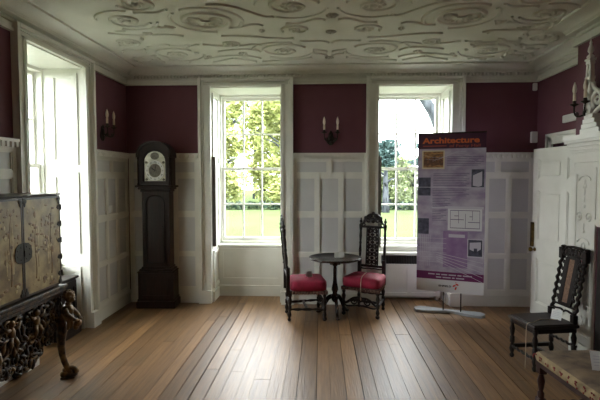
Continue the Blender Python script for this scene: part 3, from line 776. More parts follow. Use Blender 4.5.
# ------------------------------------------------------------------ carved high-back chairs with red seats (front = -y)
TURN = [(.013, 0), (.020, .03), (.021, .07), (.012, .11), (.016, .14), (.024, .22), (.016, .33), (.012, .36), (.021, .39), (.021, .53), (.012, .56), (.017, .60), (.024, .74), (.014, .84), (.019, .88), (.021, .90), (.021, 1)]
SPIN = [(.012, 0), (.016, .04), (.010, .08), (.014, .15), (.017, .25), (.010, .36), (.016, .42), (.016, .58), (.010, .64), (.017, .75), (.014, .85), (.010, .92), (.016, .96), (.012, 1)]
def make_high_chair(name, label):
    t = tag(empty(name), label, 'chair', 'carved chairs with crimson seats')
    fw, rw, d = .205, .155, .19          # half widths and half depth
    lean = lambda z: d + .02 + max(0, z - .40) * .085
    b = MB(); b.cushion(-fw - .03, fw + .03, -d - .035, d + .0, .338, .448, .024, 7.0, taper=.86)
    seat = b.build('seat', 'red', t)
    b = MB()
    for i in range(30):
        u = -fw - .02 + (2 * fw + .04) * i / 29; b.tube([(u, -d - .030, .34), (u, -d - .033, .315), (u, -d - .030, .298)], [.004, .005, .003], 5)
    for s_ in (-1, 1):
        for i in range(24):
            v = -d - .02 + (2 * d) * i / 23; w = fw + .022 - (.05) * i / 23
            b.tube([(s_ * w, v, .34), (s_ * (w + .003), v, .315), (s_ * w, v, .298)], [.004, .005, .003], 5)
    b.build('fringe', 'fringe', seat)
    b = MB(); b.box(-fw - .01, fw + .01, -d - .018, -d + .022, .305, .339); b.box(-rw, rw, d - .02, d + .016, .305, .339)
    for s_ in (-1, 1): b.add([(s_ * (fw + .01), -d, .305), (s_ * (rw + .01), d, .305), (s_ * (rw - .02), d, .305), (s_ * (fw - .02), -d, .305), (s_ * (fw + .01), -d, .339), (s_ * (rw + .01), d, .339), (s_ * (rw - .02), d, .339), (s_ * (fw - .02), -d, .339)], [(3, 2, 1, 0), (4, 5, 6, 7), (0, 1, 5, 4), (1, 2, 6, 5), (2, 3, 7, 6), (3, 0, 4, 7)])
    b.build('seat_rail', 'black', t)
    for s_ in (-1, 1):
        b = MB(); b.lathe(TURN, (s_ * fw, -d, 0), (s_ * fw, -d, .31), 10); b.ball((s_ * fw, -d - .004, .022), (.026, .028, .022)); b.build('leg', 'black', t)
        b = MB(); b.lathe(TURN, (s_ * rw, d + .012, 0), (s_ * rw, d, .31), 10); b.build('leg', 'black', t)
        b = MB(); top = 1.055
        b.box(s_ * rw - .02, s_ * rw + .02, lean(.47) - .02, lean(.47) + .02, .30, .60)
        b.lathe([(.020, 0), (.020, .02), (.011, .06), (.015, .12), (.019, .28), (.013, .45), (.018, .5), (.013, .55), (.018, .72), (.014, .88), (.019, .94), (.021, 1)], (s_ * rw, lean(.6), .60), (s_ * rw, lean(top - .06), top - .06), 10)
        b.lathe([(.021, 0), (.022, .28), (.010, .36), (.010, .42), (.020, .55), (.017, .70), (.007, .78), (.011, .86), (.002, 1)], (s_ * rw, lean(top - .06), top - .06), (s_ * rw, lean(top + .055), top + .055), 10)
        b.build('back_post', 'black', t)
        b = MB(); b.lathe(SPIN, (s_ * fw, -d, .13), (s_ * rw, d + .008, .13), 8); b.build('stretcher', 'black', t)
    b = MB(); b.lathe(SPIN, (-rw, d + .008, .19), (rw, d + .008, .19), 8); b.build('stretcher', 'black', t)
    b = MB(); b.lathe(SPIN, (-(fw + rw) / 2, 0, .13), ((fw + rw) / 2, 0, .13), 8); b.build('stretcher', 'black', t)
    # carved front stretcher
    b = MB(Matrix.Translation((0, 0, -.06)))
    for s_ in (-1, 1):
        b.tube([(s_ * q[0], -d, q[1]) for q in bez((fw, .20), (.14, .21), (.12, .30), (0.0, .275))], [.014 - .003 * i / 14 for i in range(15)], 6)
        b.tube([(s_ * q[0], -d, q[1]) for q in spiral(.085, .235, .045, .010, R(100), 1.4, 22)], .009, 6)
        b.tube([(s_ * q[0], -d, q[1]) for q in bez((fw, .19), (.15, .15), (.10, .19), (0, .19))], .010, 6)
        b.ball((s_ * .04, -d, .25), (.03, .012, .018))
    b.ball((0, -d, .26), (.03, .015, .035)); b.build('front_stretcher', 'black', t)
    # carved crest
    b = MB(); yz = lambda z: lean(z) - .002
    for s_ in (-1, 1):
        b.tube([(s_ * q[0], yz(q[1]), q[1]) for q in bez((rw, 1.0), (.12, 1.08), (.10, 1.03), (.085, 1.10))], .012, 6)
        b.tube([(s_ * q[0], yz(q[1]), q[1]) for q in bez((.115, 1.06), (.09, 1.14), (.05, 1.15), (0, 1.155))], .014, 6)
        b.tube([(s_ * q[0], yz(q[1]), q[1]) for q in spiral(.062, 1.085, .042, .010, R(30), 1.5, 24)], .011, 6)
        b.tube([(s_ * q[0], yz(q[1]), q[1]) for q in spiral(.115, 1.02, .03, .008, R(200), 1.3, 18)], .009, 6)
        b.ball((s_ * .03, yz(1.13), 1.13), (.026, .014, .02)); b.ball((s_ * .10, yz(1.10), 1.105), (.018, .012, .026))
    b.box(-rw, rw, yz(1.0) - .012, yz(1.0) + .012, .985, 1.012, .004)
    b.ball((0, yz(1.09), 1.08), (.030, .018, .038)); b.ball((0, yz(1.165), 1.165), (.022, .014, .020))
    b.build('crest_rail', 'black', t)
    # pierced splat of paired scrolls
    b = MB()
    def y_(z): return lean(z) - .002
    for s_ in (-1, 1):
        b.tube([(s_ * .072, y_(z), z) for z in (.52, .68, .84, .99)], .010, 6)
        for z0 in (.57, .665, .76, .855, .95):
            b.tube([(s_ * q[0], y_(q[1]), q[1]) for q in spiral(.030, z0, .030, .008, R(-70), 1.5, 22, 1.0, 1.15)], .0085, 6)
            b.ball((s_ * .054, y_(z0 + .045), z0 + .045), (.016, .009, .018), None, 8, 6)
            b.ball((s_ * .012, y_(z0 - .045), z0 - .045), (.013, .009, .016), None, 8, 6)
    b.tube([(0, y_(z), z) for z in (.52, .8, .99)], .007, 6)
    b.build('splat', 'black', t)
    b = MB(); b.box(-rw, rw, lean(.52) - .013, lean(.52) + .013, .505, .535, .004)
    for s_ in (-1, 1): b.tube([(s_ * q[0], lean(.5), q[1]) for q in bez((rw, .505), (.10, .46), (.06, .505), (0, .485))], .009, 6)
    b.build('back_rail', 'black', t)
    return t
ch1 = make_high_chair('carved_chair', 'carved dark high-back chair with crimson seat facing forward right of the round table')
ch1.location = (.535, 5.44, 0); ch1.rotation_euler = (0, 0, R(-24))
ch2 = copy_tree(ch1); ch2['label'] = 'carved dark high-back chair with crimson seat side-on left of the round table'
ch2.location = (-.18, 5.265, 0); ch2.rotation_euler = (0, 0, R(100))

# cord over the forward-facing chair
b = MB()
c1 = Matrix.Translation(ch1.location) @ Matrix.Rotation(R(-24), 4, 'Z')
b.X = c1
b.tube([(-.0, .10, .480), (.01, -.05, .483), (.015, -.17, .472), (.018, -.222, .452), (.018, -.238, .40), (.018, -.243, .32), (.02, -.242, .23)], .0035, 6)
b.ball((.02, -.242, .22), (.008, .008, .018), None, 8, 6)
tag(b.build('cord', 'cord'), 'thin pale cord hanging over the crimson seat of the forward-facing chair', 'cord')

# ------------------------------------------------------------------ round tripod table
TX, TY = .165, 5.33
tb = tag(empty('tripod_table', (TX, TY, 0)), 'round dark tilt-top tripod table between the two crimson chairs', 'table')
b = MB(); b.lathe([(.02, .652), (.28, .655), (.300, .662), (.306, .672), (.304, .682), (.294, .684), (.288, .677), (.02, .677)], n=48); b.build('table_top', 'tabletop', tb)
b = MB(); b.box(-.16, -.12, -.13, .13, .632, .6515); b.box(.12, .16, -.13, .13, .632, .6515); b.box(-.06, .06, -.06, .06, .60, .6515, .005)
b.lathe([(.022, .60), (.030, .585), (.018, .57), (.022, .54), (.020, .45), (.026, .38), (.036, .33), (.040, .30), (.026, .265), (.030, .25), (.042, .235), (.042, .19), (.03, .165), (.014, .15)], n=16); b.build('pedestal', 'tabletop', tb)
for a in (-82, 45, 158):
    b = MB(Matrix.Rotation(R(a), 4, 'Z'))
    b.tube([(q[0], 0, q[1]) for q in bez((.03, .215), (.12, .22), (.13, .04), (.205, .020))], [.022 - .008 * i / 14 for i in range(15)], 8, 1.3)
    b.ball((.212, 0, .014), (.028, .02, .014)); b.build('leg', 'tabletop', tb)

# cards
def tent_card(name, label, loc, rz, w, h, lines=True, matn='card'):
    t = tag(empty(name, loc, rz), label, 'card')
    b = MB()
    for s_ in (-1, 1):
        y0, y1 = s_ * h * .34, 0
        b.add([(-w / 2, y0, 0), (w / 2, y0, 0), (w / 2, y1, h), (-w / 2, y1, h), (-w / 2, y0 + s_ * .0015, 0), (w / 2, y0 + s_ * .0015, 0), (w / 2, y1 + s_ * .0015, h), (-w / 2, y1 + s_ * .0015, h)],
              [(0, 1, 2, 3), (7, 6, 5, 4), (0, 4, 5, 1), (1, 5, 6, 2), (2, 6, 7, 3), (3, 7, 4, 0)])
    b.build('folded_card', matn, t)
    return t
tent_card('tent_card', 'white folded notice card standing on the round table', (.215, 5.33, .6785), R(4), .115, .062)
c = tent_card('seat_card', 'small grey folded card on the seat of the side-on crimson chair', (-.135, 5.22, .4735), R(40), .07, .062, matn='field')

# ------------------------------------------------------------------ cane chair at the right
cc = tag(empty('cane_chair', (1.918, 4.01, 0), R(-80)), 'dark barley-twist chair with cane back and dark seat in front of the door', 'chair')
fw, rw, d = .16, .142, .18
lean = lambda z: d + max(0, z - .40) * .18
b = MB(); b.box(-fw - .025, fw + .025, -d - .03, d + .02, .352, .378, .005); b.box(-fw - .012, fw + .012, -d - .015, d - .02, .378, .388, .004); b.build('seat', 'darkseat', cc)
b = MB(); b.box(-fw - .005, fw + .005, -d - .01, -d + .02, .315, .352); b.box(-fw, fw, d - .02, d + .012, .315, .352)
for s_ in (-1, 1): b.box(s_ * fw - .012, s_ * fw + .012, -d + .02, d - .02, .315, .352)
b.build('seat_rail', 'black', cc)
for s_ in (-1, 1):
    b = MB(); b.lathe(TURN, (s_ * fw, -d, 0), (s_ * fw, -d, .352), 10); b.build('leg', 'black', cc)
    b = MB(); b.lathe(TURN, (s_ * rw, d + .01, 0), (s_ * rw, d, .352), 10); b.build('leg', 'black', cc)
    b = MB(); b.box(s_ * rw - .02, s_ * rw + .02, d - .022, d + .02, .352, .45)
    b.twist((s_ * rw, lean(.45), .45), (s_ * rw, lean(.90), .90), .021, 7, amp=.42)
    b.box(s_ * rw - .022, s_ * rw + .022, lean(.93) - .022, lean(.93) + .02, .885, .985, .004); b.ball((s_ * rw, lean(.99), .992), (.024, .024, .014))
    b.build('back_post', 'black', cc)
    b = MB(); b.box(s_ * fw - .012, s_ * fw + .012, -d, d, .085, .118); b.build('stretcher', 'black', cc)
    b = MB(); b.twist((s_ * .080, lean(.53), .53), (s_ * .080, lean(.90), .90), .014, 5, amp=.3)
    for i in range(6):
        z = .56 + i * .06
        b.ball((s_ * .096, lean(z) - .002, z), (.022, .010, .02), None, 8, 6)
    b.build('back_upright', 'black', cc)
b = MB(); b.twist((-fw, -d, .10), (fw, -d, .10), .015, 5); b.build('stretcher', 'black', cc)
b = MB(); b.twist((-fw, d + .008, .19), (fw, d + .008, .19), .015, 5); b.build('stretcher', 'black', cc)
b = MB(); b.box(-fw, fw, -.012, .012, .09, .115); b.build('stretcher', 'black', cc)
b = MB(); S_ = Matrix.Translation((0, lean(.7), .7)) @ Matrix.Rotation(-math.atan(.18), 4, 'X')
b.X = S_; b.box(-.036, .036, -.005, .005, -.185, .20); b.build('cane_panel', 'cane', cc)
b = MB(S_); b.box(-.074, -.034, -.011, .011, -.20, .21); b.box(.034, .074, -.011, .011, -.20, .21); b.box(-.064, .064, -.011, .011, -.20, -.180); b.box(-.064, .064, -.011, .011, .195, .215); b.build('panel_frame', 'black', cc)
b = MB(S_); b.box(-rw, rw, -.014, .014, .215, .285, .006)
for i in range(7): b.ball((-.115 + i * .0383, -.014, .25), (.02, .010, .024), None, 8, 6)
for s_ in (-1, 1): b.tube([(s_ * q[0], -.012, q[1]) for q in spiral(.06, .262, .04, .01, R(20), 1.4, 20)], .010, 6)
b.tube([(q[0], 0, q[1]) for q in bez((-rw, .285), (-.06, .31), (.06, .31), (rw, .285))], .012, 6)
b.build('crest_rail', 'black', cc)
b = MB(S_); b.box(-rw, rw, -.013, .013, -.215, -.20, .005)
for s_ in (-1, 1): b.tube([(s_ * q[0], 0, q[1]) for q in bez((rw, -.235), (.1, -.28), (.05, -.215), (0, -.26))], .010, 6)
b.build('back_rail', 'black', cc)
CX = Matrix.Translation((1.918, 4.01, 0)) @ Matrix.Rotation(R(-80), 4, 'Z')
b = MB(CX); b.tube([(.06, .10, .3925), (.03, -.05, .3925), (.10, -.16, .392), (.105, -.200, .3925), (.105, -.217, .388), (.105, -.224, .36), (.10, -.223, .15), (.10, -.224, .004)], .003, 6)
tag(b.build('cord', 'cord'), 'thin pale cord hanging from the cane chair seat to the floor', 'cord')
def stand_card(name, label, X_, w, h):
    b = MB(X_); b.box(-w / 2, w / 2, -.0012, .0012, 0, h)
    b.m = 1
    for i in range(4): b.box(-w * .38, w * (.36 - .1 * (i % 2)), -.0018, -.0012, h * (.72 - .16 * i), h * (.745 - .16 * i))
    o = b.build(name, ['card', 'b_pale']); tag(o, label, 'card'); return o
stand_card('notice_card', 'white notice card propped on the dark seat of the cane chair', CX @ Matrix.Translation((.045, .085, .390)) @ Matrix.Rotation(R(32), 4, 'Z') @ Matrix.Rotation(R(-22), 4, 'X'), .085, .085)

# ------------------------------------------------------------------ upholstered bench, bottom right
bn = tag(empty('upholstered_bench', (1.655, 2.62, 0.0), R(5)), 'long low bench with worn tapestry top and turned reddish legs', 'bench')
b = MB(); b.cushion(-.225, .225, -.46, .46, .405, .470, .022, 12.0)
b.mi = [1 if max(b.v[i][2] for i in f) <= .471 else 0 for f in b.f]
seat = b.build('seat', ['tapestry', 'boxing'], bn)
b = MB()
rr = random.Random(3)
for s_ in (-1, 1):
    for i in range(13):
        y = -.42 + i * .07
        for k in range(5):
            b.ball((s_ * (.2235 + rr.uniform(-.001, .001)), y + rr.uniform(-.016, .016), .440 + rr.uniform(-.018, .018)), (.004, .007, .006), None, 6, 4)
for s_ in (-1, 1):
    for i in range(6):
        x_ = -.19 + i * .075
        for k in range(5): b.ball((x_ + rr.uniform(-.016, .016), s_ * .458, .440 + rr.uniform(-.018, .018)), (.007, .004, .006), None, 6, 4)
b.build('embroidered_motifs', 'tuft', seat)
b = MB(); b.box(-.205, .205, -.44, .44, .375, .406); b.build('seat_rail', 'redoak', bn)
for sx in (-1, 1):
    for sy in (-1, 1):
        b = MB(); b.lathe(TURN, (sx * .178, sy * .415, 0), (sx * .178, sy * .415, .376), 12); b.box(sx * .178 - .024, sx * .178 + .024, sy * .415 - .024, sy * .415 + .024, .325, .376, .003); b.box(sx * .178 - .024, sx * .178 + .024, sy * .415 - .024, sy * .415 + .024, .09, .165, .003); b.build('leg', 'redoak', bn)
    b = MB(); b.lathe(SPIN + [], (sx * .178, -.40, .13), (sx * .178, .40, .13), 8); b.build('stretcher', 'redoak', bn)
for sy in (-1, 1):
    b = MB(); b.twist((-.16, sy * .415, .13), (.16, sy * .415, .13), .016, 5); b.build('stretcher', 'redoak', bn)
BX = Matrix.Translation((1.655, 2.62, 0)) @ Matrix.Rotation(R(5), 4, 'Z')
stand_card('notice_card', 'white notice card standing on the tapestry bench', BX @ Matrix.Translation((-.035, .05, .4935)) @ Matrix.Rotation(R(-20), 4, 'Z') @ Matrix.Rotation(R(-35), 4, 'X'), .10, .11)

# ------------------------------------------------------------------ roll-up banner
BA, BB = Vector((1.160, 5.585)), Vector((1.868, 5.318))
bw = (BB - BA).length; brz = math.atan2(BB.y - BA.y, BB.x - BA.x); cxy = (BA + BB) / 2
bz0, bz1 = .250, 2.120; bh = bz1 - bz0
bn_ = tag(empty('rollup_banner', (cxy.x, cxy.y, 0), brz), 'tall violet printed banner on a silver-grey floor stand before the right-hand back window', 'banner')
b = MB()
front = [(-.40, -.02)] + [(-.40 + .8 * i / 24, -.090 + .085 * math.exp(-((i - 12.5) / 5.0) ** 2)) for i in range(1, 24)] + [(.40, -.02)]
back = [(.40, .03)] + [(.40 - .8 * i / 16, .085 - .02 * math.exp(-((i - 8) / 4.0) ** 2)) for i in range(1, 16)] + [(-.40, .03)]
b.prismz(front + back, .004, .032); b.build('floor_stand', 'basegrey', bn_)
for u in (-.065, .132):
    b = MB(); b.lathe([(.007, .03), (.007, bz0 + .3)], (u, .012, 0), None, 8); b.build('post', 'iron', bn_)
b = MB(); b.lathe([(.006, bz0 + .05), (.006, bz1)], (0, .016, 0), None, 8); b.build('post', 'iron', bn_)
b = MB(); b.box(-bw / 2 - .004, bw / 2 + .004, -.008, .010, bz1 - .006, bz1 + .010, .003); b.tube([(-bw / 2 - .004, 0, bz1), (-bw / 2 - .018, 0, bz1 + .03)], .004, 6); b.build('top_bar', 'iron', bn_)
b = MB(); b.box(-bw / 2, bw / 2, -.001, .001, bz0, bz1); sheet = b.build('printed_sheet', 'b_paper', bn_)
def U(f): return -bw / 2 + f * bw
def Z(f): return bz1 - f * bh
lay = [0.0012]
def patch(name, f0, f1, g0, g1, m, dy=0.0):
    """f across, g down, both as fractions of the sheet"""
    lay[0] += .00001
    b = MB(); b.box(U(f0), U(f1), -lay[0] - dy, -.0008, Z(g0), Z(g1)); return b.build(name, m, sheet)
patch('header_band', 0, 1, 0, .094, 'b_head')
text_mesh('title_text', 'Architecture', .092, 'b_orange', Matrix.Translation((U(.075), -.0022, Z(.060))) @ Matrix.Rotation(PI / 2, 4, 'X'), sheet, 'LEFT', .003, bw * .84)
text_mesh('subtitle_text', 'of Forty Hall', .044, 'b_orange2', Matrix.Translation((U(.47), -.0022, Z(.086))) @ Matrix.Rotation(PI / 2, 4, 'X'), sheet, 'LEFT', .001, bw * .45)
patch('header_rule', .075, .43, .074, .080, 'b_orange2')
# pale drawn architecture behind the text
b = MB()
for i in range(5):
    b.tube([(U(.02 + .1 * i + .5 * t), -.0016, Z(.12 + .012 * i + .03 * math.sin(3 * t + i))) for t in [k / 12 for k in range(13)]], .003, 4, .3)
for i in range(6):
    f = .05 + .03 * i
    b.box(U(f), U(f + .006), -.0016, -.001, Z(.64), Z(.84)); b.box(U(.02), U(.45), -.0016, -.001, Z(.66 + .03 * i), Z(.662 + .03 * i))
for i in range(5):
    b.add([(U(.3), -.0017, Z(.75 + .012 * i)), (U(.98), -.0017, Z(.80 + .03 * i)), (U(.98), -.0017, Z(.803 + .03 * i)), (U(.3), -.0017, Z(.753 + .012 * i))], [(0, 1, 2, 3)])
b.box(U(.0), U(.98), -.0016, -.001, Z(.335), Z(.338)); b.box(U(.22), U(.98), -.0016, -.001, Z(.455), Z(.47))
b.build('pale_drawing', 'b_pale', sheet)
patch('print_border', .065, .405, .105, .222, 'b_cream'); patch('sepia_print', .085, .385, .112, .212, 'b_sepia')
b = MB(); poly = [(.09, .196), (.09, .165), (.13, .150), (.17, .16), (.2, .145), (.26, .142), (.30, .155), (.34, .15), (.38, .17), (.38, .196)]
b.prism([(U(f), Z(g)) for f, g in poly], -.0020, -.0012); b.build('sepia_print_building', 'b_sepia2', sheet)
patch('dark_photo', .01, .20, .275, .39, 'b_dark'); patch('dark_photo', .01, .18, .535, .635, 'b_dark')
patch('dark_photo', .80, .98, .225, .335, 'b_dark')
b = MB(); b.prism([(U(f), Z(g)) for f, g in [(.82, .325), (.82, .262), (.95, .238), (.95, .325), (.90, .332)]], -.0022, -.0014); b.build('photo_sky', 'b_pale', sheet)

b = MB()
for (f0, f1, g0, n_) in [(.44, .97, .145, 6), (.24, .77, .25, 8), (.23, .50, .405, 6), (.23, .44, .48, 7), (.23, .77, .345, 5)]:
    for i in range(n_):
        g = g0 + i * .0105
        b.box(U(f0), U(f1 - .04 * (i * 7 % 3)), -.0021, -.0012, Z(g), Z(g + .0032))
b.build('text_lines', 'b_grey', sheet)
patch('plan_sheet', .465, .96, .462, .605, 'b_white')
b = MB()
def pl(f0, f1, g0, g1): b.box(U(f0), U(f1), -.0024, -.0013, Z(g0), Z(g1))
for (f0, f1, g0, g1) in [(.50, .93, .478, .482), (.50, .93, .588, .592), (.50, .506, .478, .592), (.924, .93, .478, .592), (.62, .626, .478, .56), (.72, .726, .50, .592), (.82, .826, .478, .54), (.50, .70, .535, .539), (.76, .93, .55, .554), (.56, .62, .512, .516), (.78, .82, .515, .519)]: pl(f0, f1, g0, g1)
b.build('floor_plan_lines', 'b_grey', sheet)
patch('purple_panel', .40, .76, .612, .84, 'b_purple')
patch('pale_strip', .48, .72, .63, .65, 'b_pale')
patch('photo_border', .755, .985, .655, .77, 'b_pale'); patch('dark_photo', .77, .97, .66, .762, 'b_dark')
b = MB(); b.prism([(U(f), Z(g)) for f, g in [(.79, .72), (.79, .678), (.95, .672), (.95, .715), (.90, .73), (.90, .712), (.85, .712), (.85, .73)]], -.0022, -.0014); b.build('photo_sky', 'b_pale', sheet)
patch('plum_strip', 0, 1, .872, .922, 'b_plum')
b = MB()
xx = .15
for (f0, f1, g) in [(.18, .28, .886), (.30, .36, .886), (.38, .47, .886), (.49, .60, .886), (.62, .68, .886), (.70, .83, .886), (.30, .38, .904), (.40, .52, .904), (.54, .58, .904), (.60, .72, .904)]:
    b.box(U(f0), U(f1), -.0022, -.0013, Z(g), Z(g + .007))
b.build('strip_text', 'b_pale', sheet)
patch('foot_band', 0, 1, .922, 1, 'b_white')
text_mesh('wordmark', 'ENFIELD', .030, 'ink', Matrix.Translation((U(.34), -.0022, Z(.967))) @ Matrix.Rotation(PI / 2, 4, 'X'), sheet, 'LEFT', .001, bw * .19)
b = MB()
for (cx, cz, a0) in [(.575, .957, 30), (.615, .948, -20), (.60, .972, 70)]:
    a = R(a0); pts = [(.020 * math.cos(2 * PI * i / 14), .010 * math.sin(2 * PI * i / 14) * (1.2 if i < 8 else .6)) for i in range(14)]
    b.prism([(U(cx) + p * math.cos(a) - q * math.sin(a), Z(cz) + p * math.sin(a) + q * math.cos(a)) for p, q in pts], -.0024, -.0013)
b.ball((U(.60), -.0016, Z(.935)), (.006, .0006, .006)); b.build('red_emblem', 'b_red', sheet)

# ------------------------------------------------------------------ radiator cabinet in the second window recess
rc = tag(empty('radiator_cabinet', (0, 0, 0)), 'white radiator cabinet with dark grille below the window behind the banner', 'radiator cover')
rx0, rx1, ry0, ry1 = W2[0] + .06, W2[1] - .06, 6.02, 6.13
b = MB(); b.box(rx0, rx1, ry0 + .012, ry1, .05, .475)
for (p, q, z0, z1) in [(rx0, rx1, .05, .10), (rx0, rx1, .43, .475), (rx0, rx0 + .06, .10, .43), (rx1 - .06, rx1, .10, .43), ((rx0 + rx1) / 2 - .03, (rx0 + rx1) / 2 + .03, .10, .43)]: b.box(p, q, ry0, ry0 + .012, z0, z1)
b.box(rx0, rx0 + .03, ry0, ry1, .475, .59); b.box(rx1 - .03, rx1, ry0, ry1, .475, .59); b.box(rx0, rx1, ry0, ry1, .59, .625, .004)
b.build('casing', 'white', rc)
b = MB(); b.box(rx0 + .03, rx1 - .03, ry0 + .03, ry1 - .01, .475, .59)
for i in range(34): b.box(rx0 + .04 + i * .0215, rx0 + .049 + i * .0215, ry0 + .012, ry0 + .03, .475, .59)
b.build('grille', 'grille', rc)
for u in (rx0 + .02, rx1 - .06):
    b = MB(); b.box(u, u + .04, ry0 + .01, ry1, 0, .05); b.build('foot', 'white', rc)

# ------------------------------------------------------------------ lacquer cabinet on its carved stand (left)
CY0, CY1, CXF, CXB = 2.62, 3.54, -2.06, -2.44
CZ0, CZ1 = .752, 1.468
cb = tag(empty('lacquer_cabinet', ((CXF + CXB) / 2, (CY0 + CY1) / 2, CZ0)), 'aged gold and black lacquer cabinet with two doors and metal mounts', 'cabinet')
hx, hy, H_ = (CXF - CXB) / 2, (CY1 - CY0) / 2, CZ1 - CZ0       # local: front at +x
b = MB(); b.box(-hx, hx - .022, -hy, hy, 0, H_, .004); b.build('carcase', 'lacedge', cb)
b = MB(); b.box(-hx, hx + .004, -hy - .006, hy + .006, H_ + .0005, H_ + .012, .004); b.build('top_moulding', 'lacedge', cb)
rr = random.Random(11)
for s_ in (-1, 1):
    y0, y1 = (.003, hy - .003) if s_ > 0 else (-hy + .003, -.003)
    b = MB(); b.box(hx - .020, hx - .002, y0, y1, .012, H_ - .006, .003); dr = b.build('door', 'lacquer', cb)
    dec = MB()       # chinoiserie: hills, trees, pavilions and birds in low relief
    w = y1 - y0
    for k in range(5):
        yy = y0 + w * rr.uniform(.12, .88); zz = rr.uniform(.04, .12)
        dec.ball((hx - .002, yy, zz), (.0008, rr.uniform(.02, .05), rr.uniform(.008, .018)), None, 10, 6)
    for (fy_, h_) in [(.3, .42), (.72, .5)]:
        yy = y0 + w * fy_
        dec.tube([(hx - .0015, q[0], q[1]) for q in bez((yy, .12), (yy + .03, .25), (yy - .04, .35), (yy + .015, .12 + h_))], [.006, .006, .006, .005, .005, .005, .005, .004, .004, .004, .003, .003, .003, .002, .002], 5, .3, up=(1, 0, 0))
        for k in range(16):
            dec.ball((hx - .0018, yy + rr.uniform(-.09, .09), .12 + h_ * rr.uniform(.45, 1.05)), (.001, rr.uniform(.008, .022), rr.uniform(.006, .014)), None, 8, 5)
    for k in range(10):
        dec.ball((hx - .0018, y0 + w * rr.uniform(.08, .92), rr.uniform(.08, H_ - .08)), (.001, rr.uniform(.004, .016), rr.uniform(.006, .03)), None, 8, 5)
    dec.build('painted_figures', 'lacdecor', dr)
    hl = MB()
    for k in range(26):
        hl.ball((hx - .0018, y0 + w * rr.uniform(.06, .94), rr.uniform(.05, H_ - .05)), (.0012, rr.uniform(.004, .018), rr.uniform(.004, .022)), None, 8, 5)
    for k in range(4):
        yy = y0 + w * rr.uniform(.3, .8); hl.box(hx - .0025, hx - .0012, yy, yy + rr.uniform(.006, .014), .2, .2 + rr.uniform(.1, .35))
    hl.build('gilded_highlights', 'laclight', dr)
    bd = MB()
    for (p, q, z0, z1) in [(y0, y1, .012, .026), (y0, y1, H_ - .022, H_ - .006), (y0, y0 + .012, .026, H_ - .022), (y1 - .012, y1, .026, H_ - .022)]: bd.box(hx - .002, hx + .0005, p, q, z0, z1)
    bd.build('dark_border', 'lacedge', dr)
    ye = y1 if s_ > 0 else y0; sg = 1 if s_ > 0 else -1
    for z in (.10, .23, .36, .49, .62):
        mt = MB(); mt.lathe([(.007, 0), (.007, .044)], (hx + .004, ye - sg * .001, z - .022), None, 8)
        mt.box(hx + .0006, hx + .003, ye - sg * .038, ye - sg * .004, z - .017, z + .017)
        mt.ball((hx + .001, ye - sg * .036, z), (.0025, .014, .012), None, 8, 5); mt.build('hinge', 'iron', dr)
    for (yy, z) in [(y0 + .02, .035), (y1 - .02, .035), (y0 + .02, H_ - .03), (y1 - .02, H_ - .03)]:
        mt = MB(); mt.ball((hx + .001, yy, z), (.0025, .026, .02), None, 10, 5); mt.ball((hx + .001, yy, z + (.02 if z < .3 else -.02)), (.0025, .012, .022), None, 8, 5)
        mt.build('corner_mount', 'iron', dr)
    # half of the lock plate belongs to each door
    lp = MB(); yy0 = .002 * s_
    poly = [(yy0, .255), (yy0 + s_ * .05, .262), (yy0 + s_ * .085, .285), (yy0 + s_ * .09, .325), (yy0 + s_ * .08, .37), (yy0 + s_ * .05, .392), (yy0, .40)]
    vs = [(hx - .001, p[0], p[1]) for p in poly] + [(hx + .003, p[0], p[1]) for p in poly]; n = len(poly)
    lp.add(vs, [tuple(range(n)), tuple(range(2 * n - 1, n - 1, -1))] + [(i, (i + 1) % n, n + (i + 1) % n, n + i) for i in range(n)])
    for (p, z) in [(.03, .285), (.065, .31), (.065, .35), (.03, .37)]: lp.ball((hx + .003, s_ * p, z), (.003, .007, .007), None, 8, 5)
    if s_ > 0: lp.box(hx + .003, hx + .009, -.0 + .002, .02, .30, .345, .002)
    lp.build('lock_plate', 'iron', dr)

st = tag(empty('carved_stand', ((CXF + CXB) / 2, (CY0 + CY1) / 2, 0)), 'carved black and gilt openwork stand with figure leg beneath the lacquer cabinet', 'cabinet stand')
b = MB(); b.box(-.225, .215, -hy - .055, hy + .045, .722, .750, .006); b.box(-.215, .200, -hy - .045, hy + .035, .690, .722, .006); b.box(-.205, .185, -hy - .035, hy + .025, .665, .690)
b.build('top_frame', 'giltdark', st)
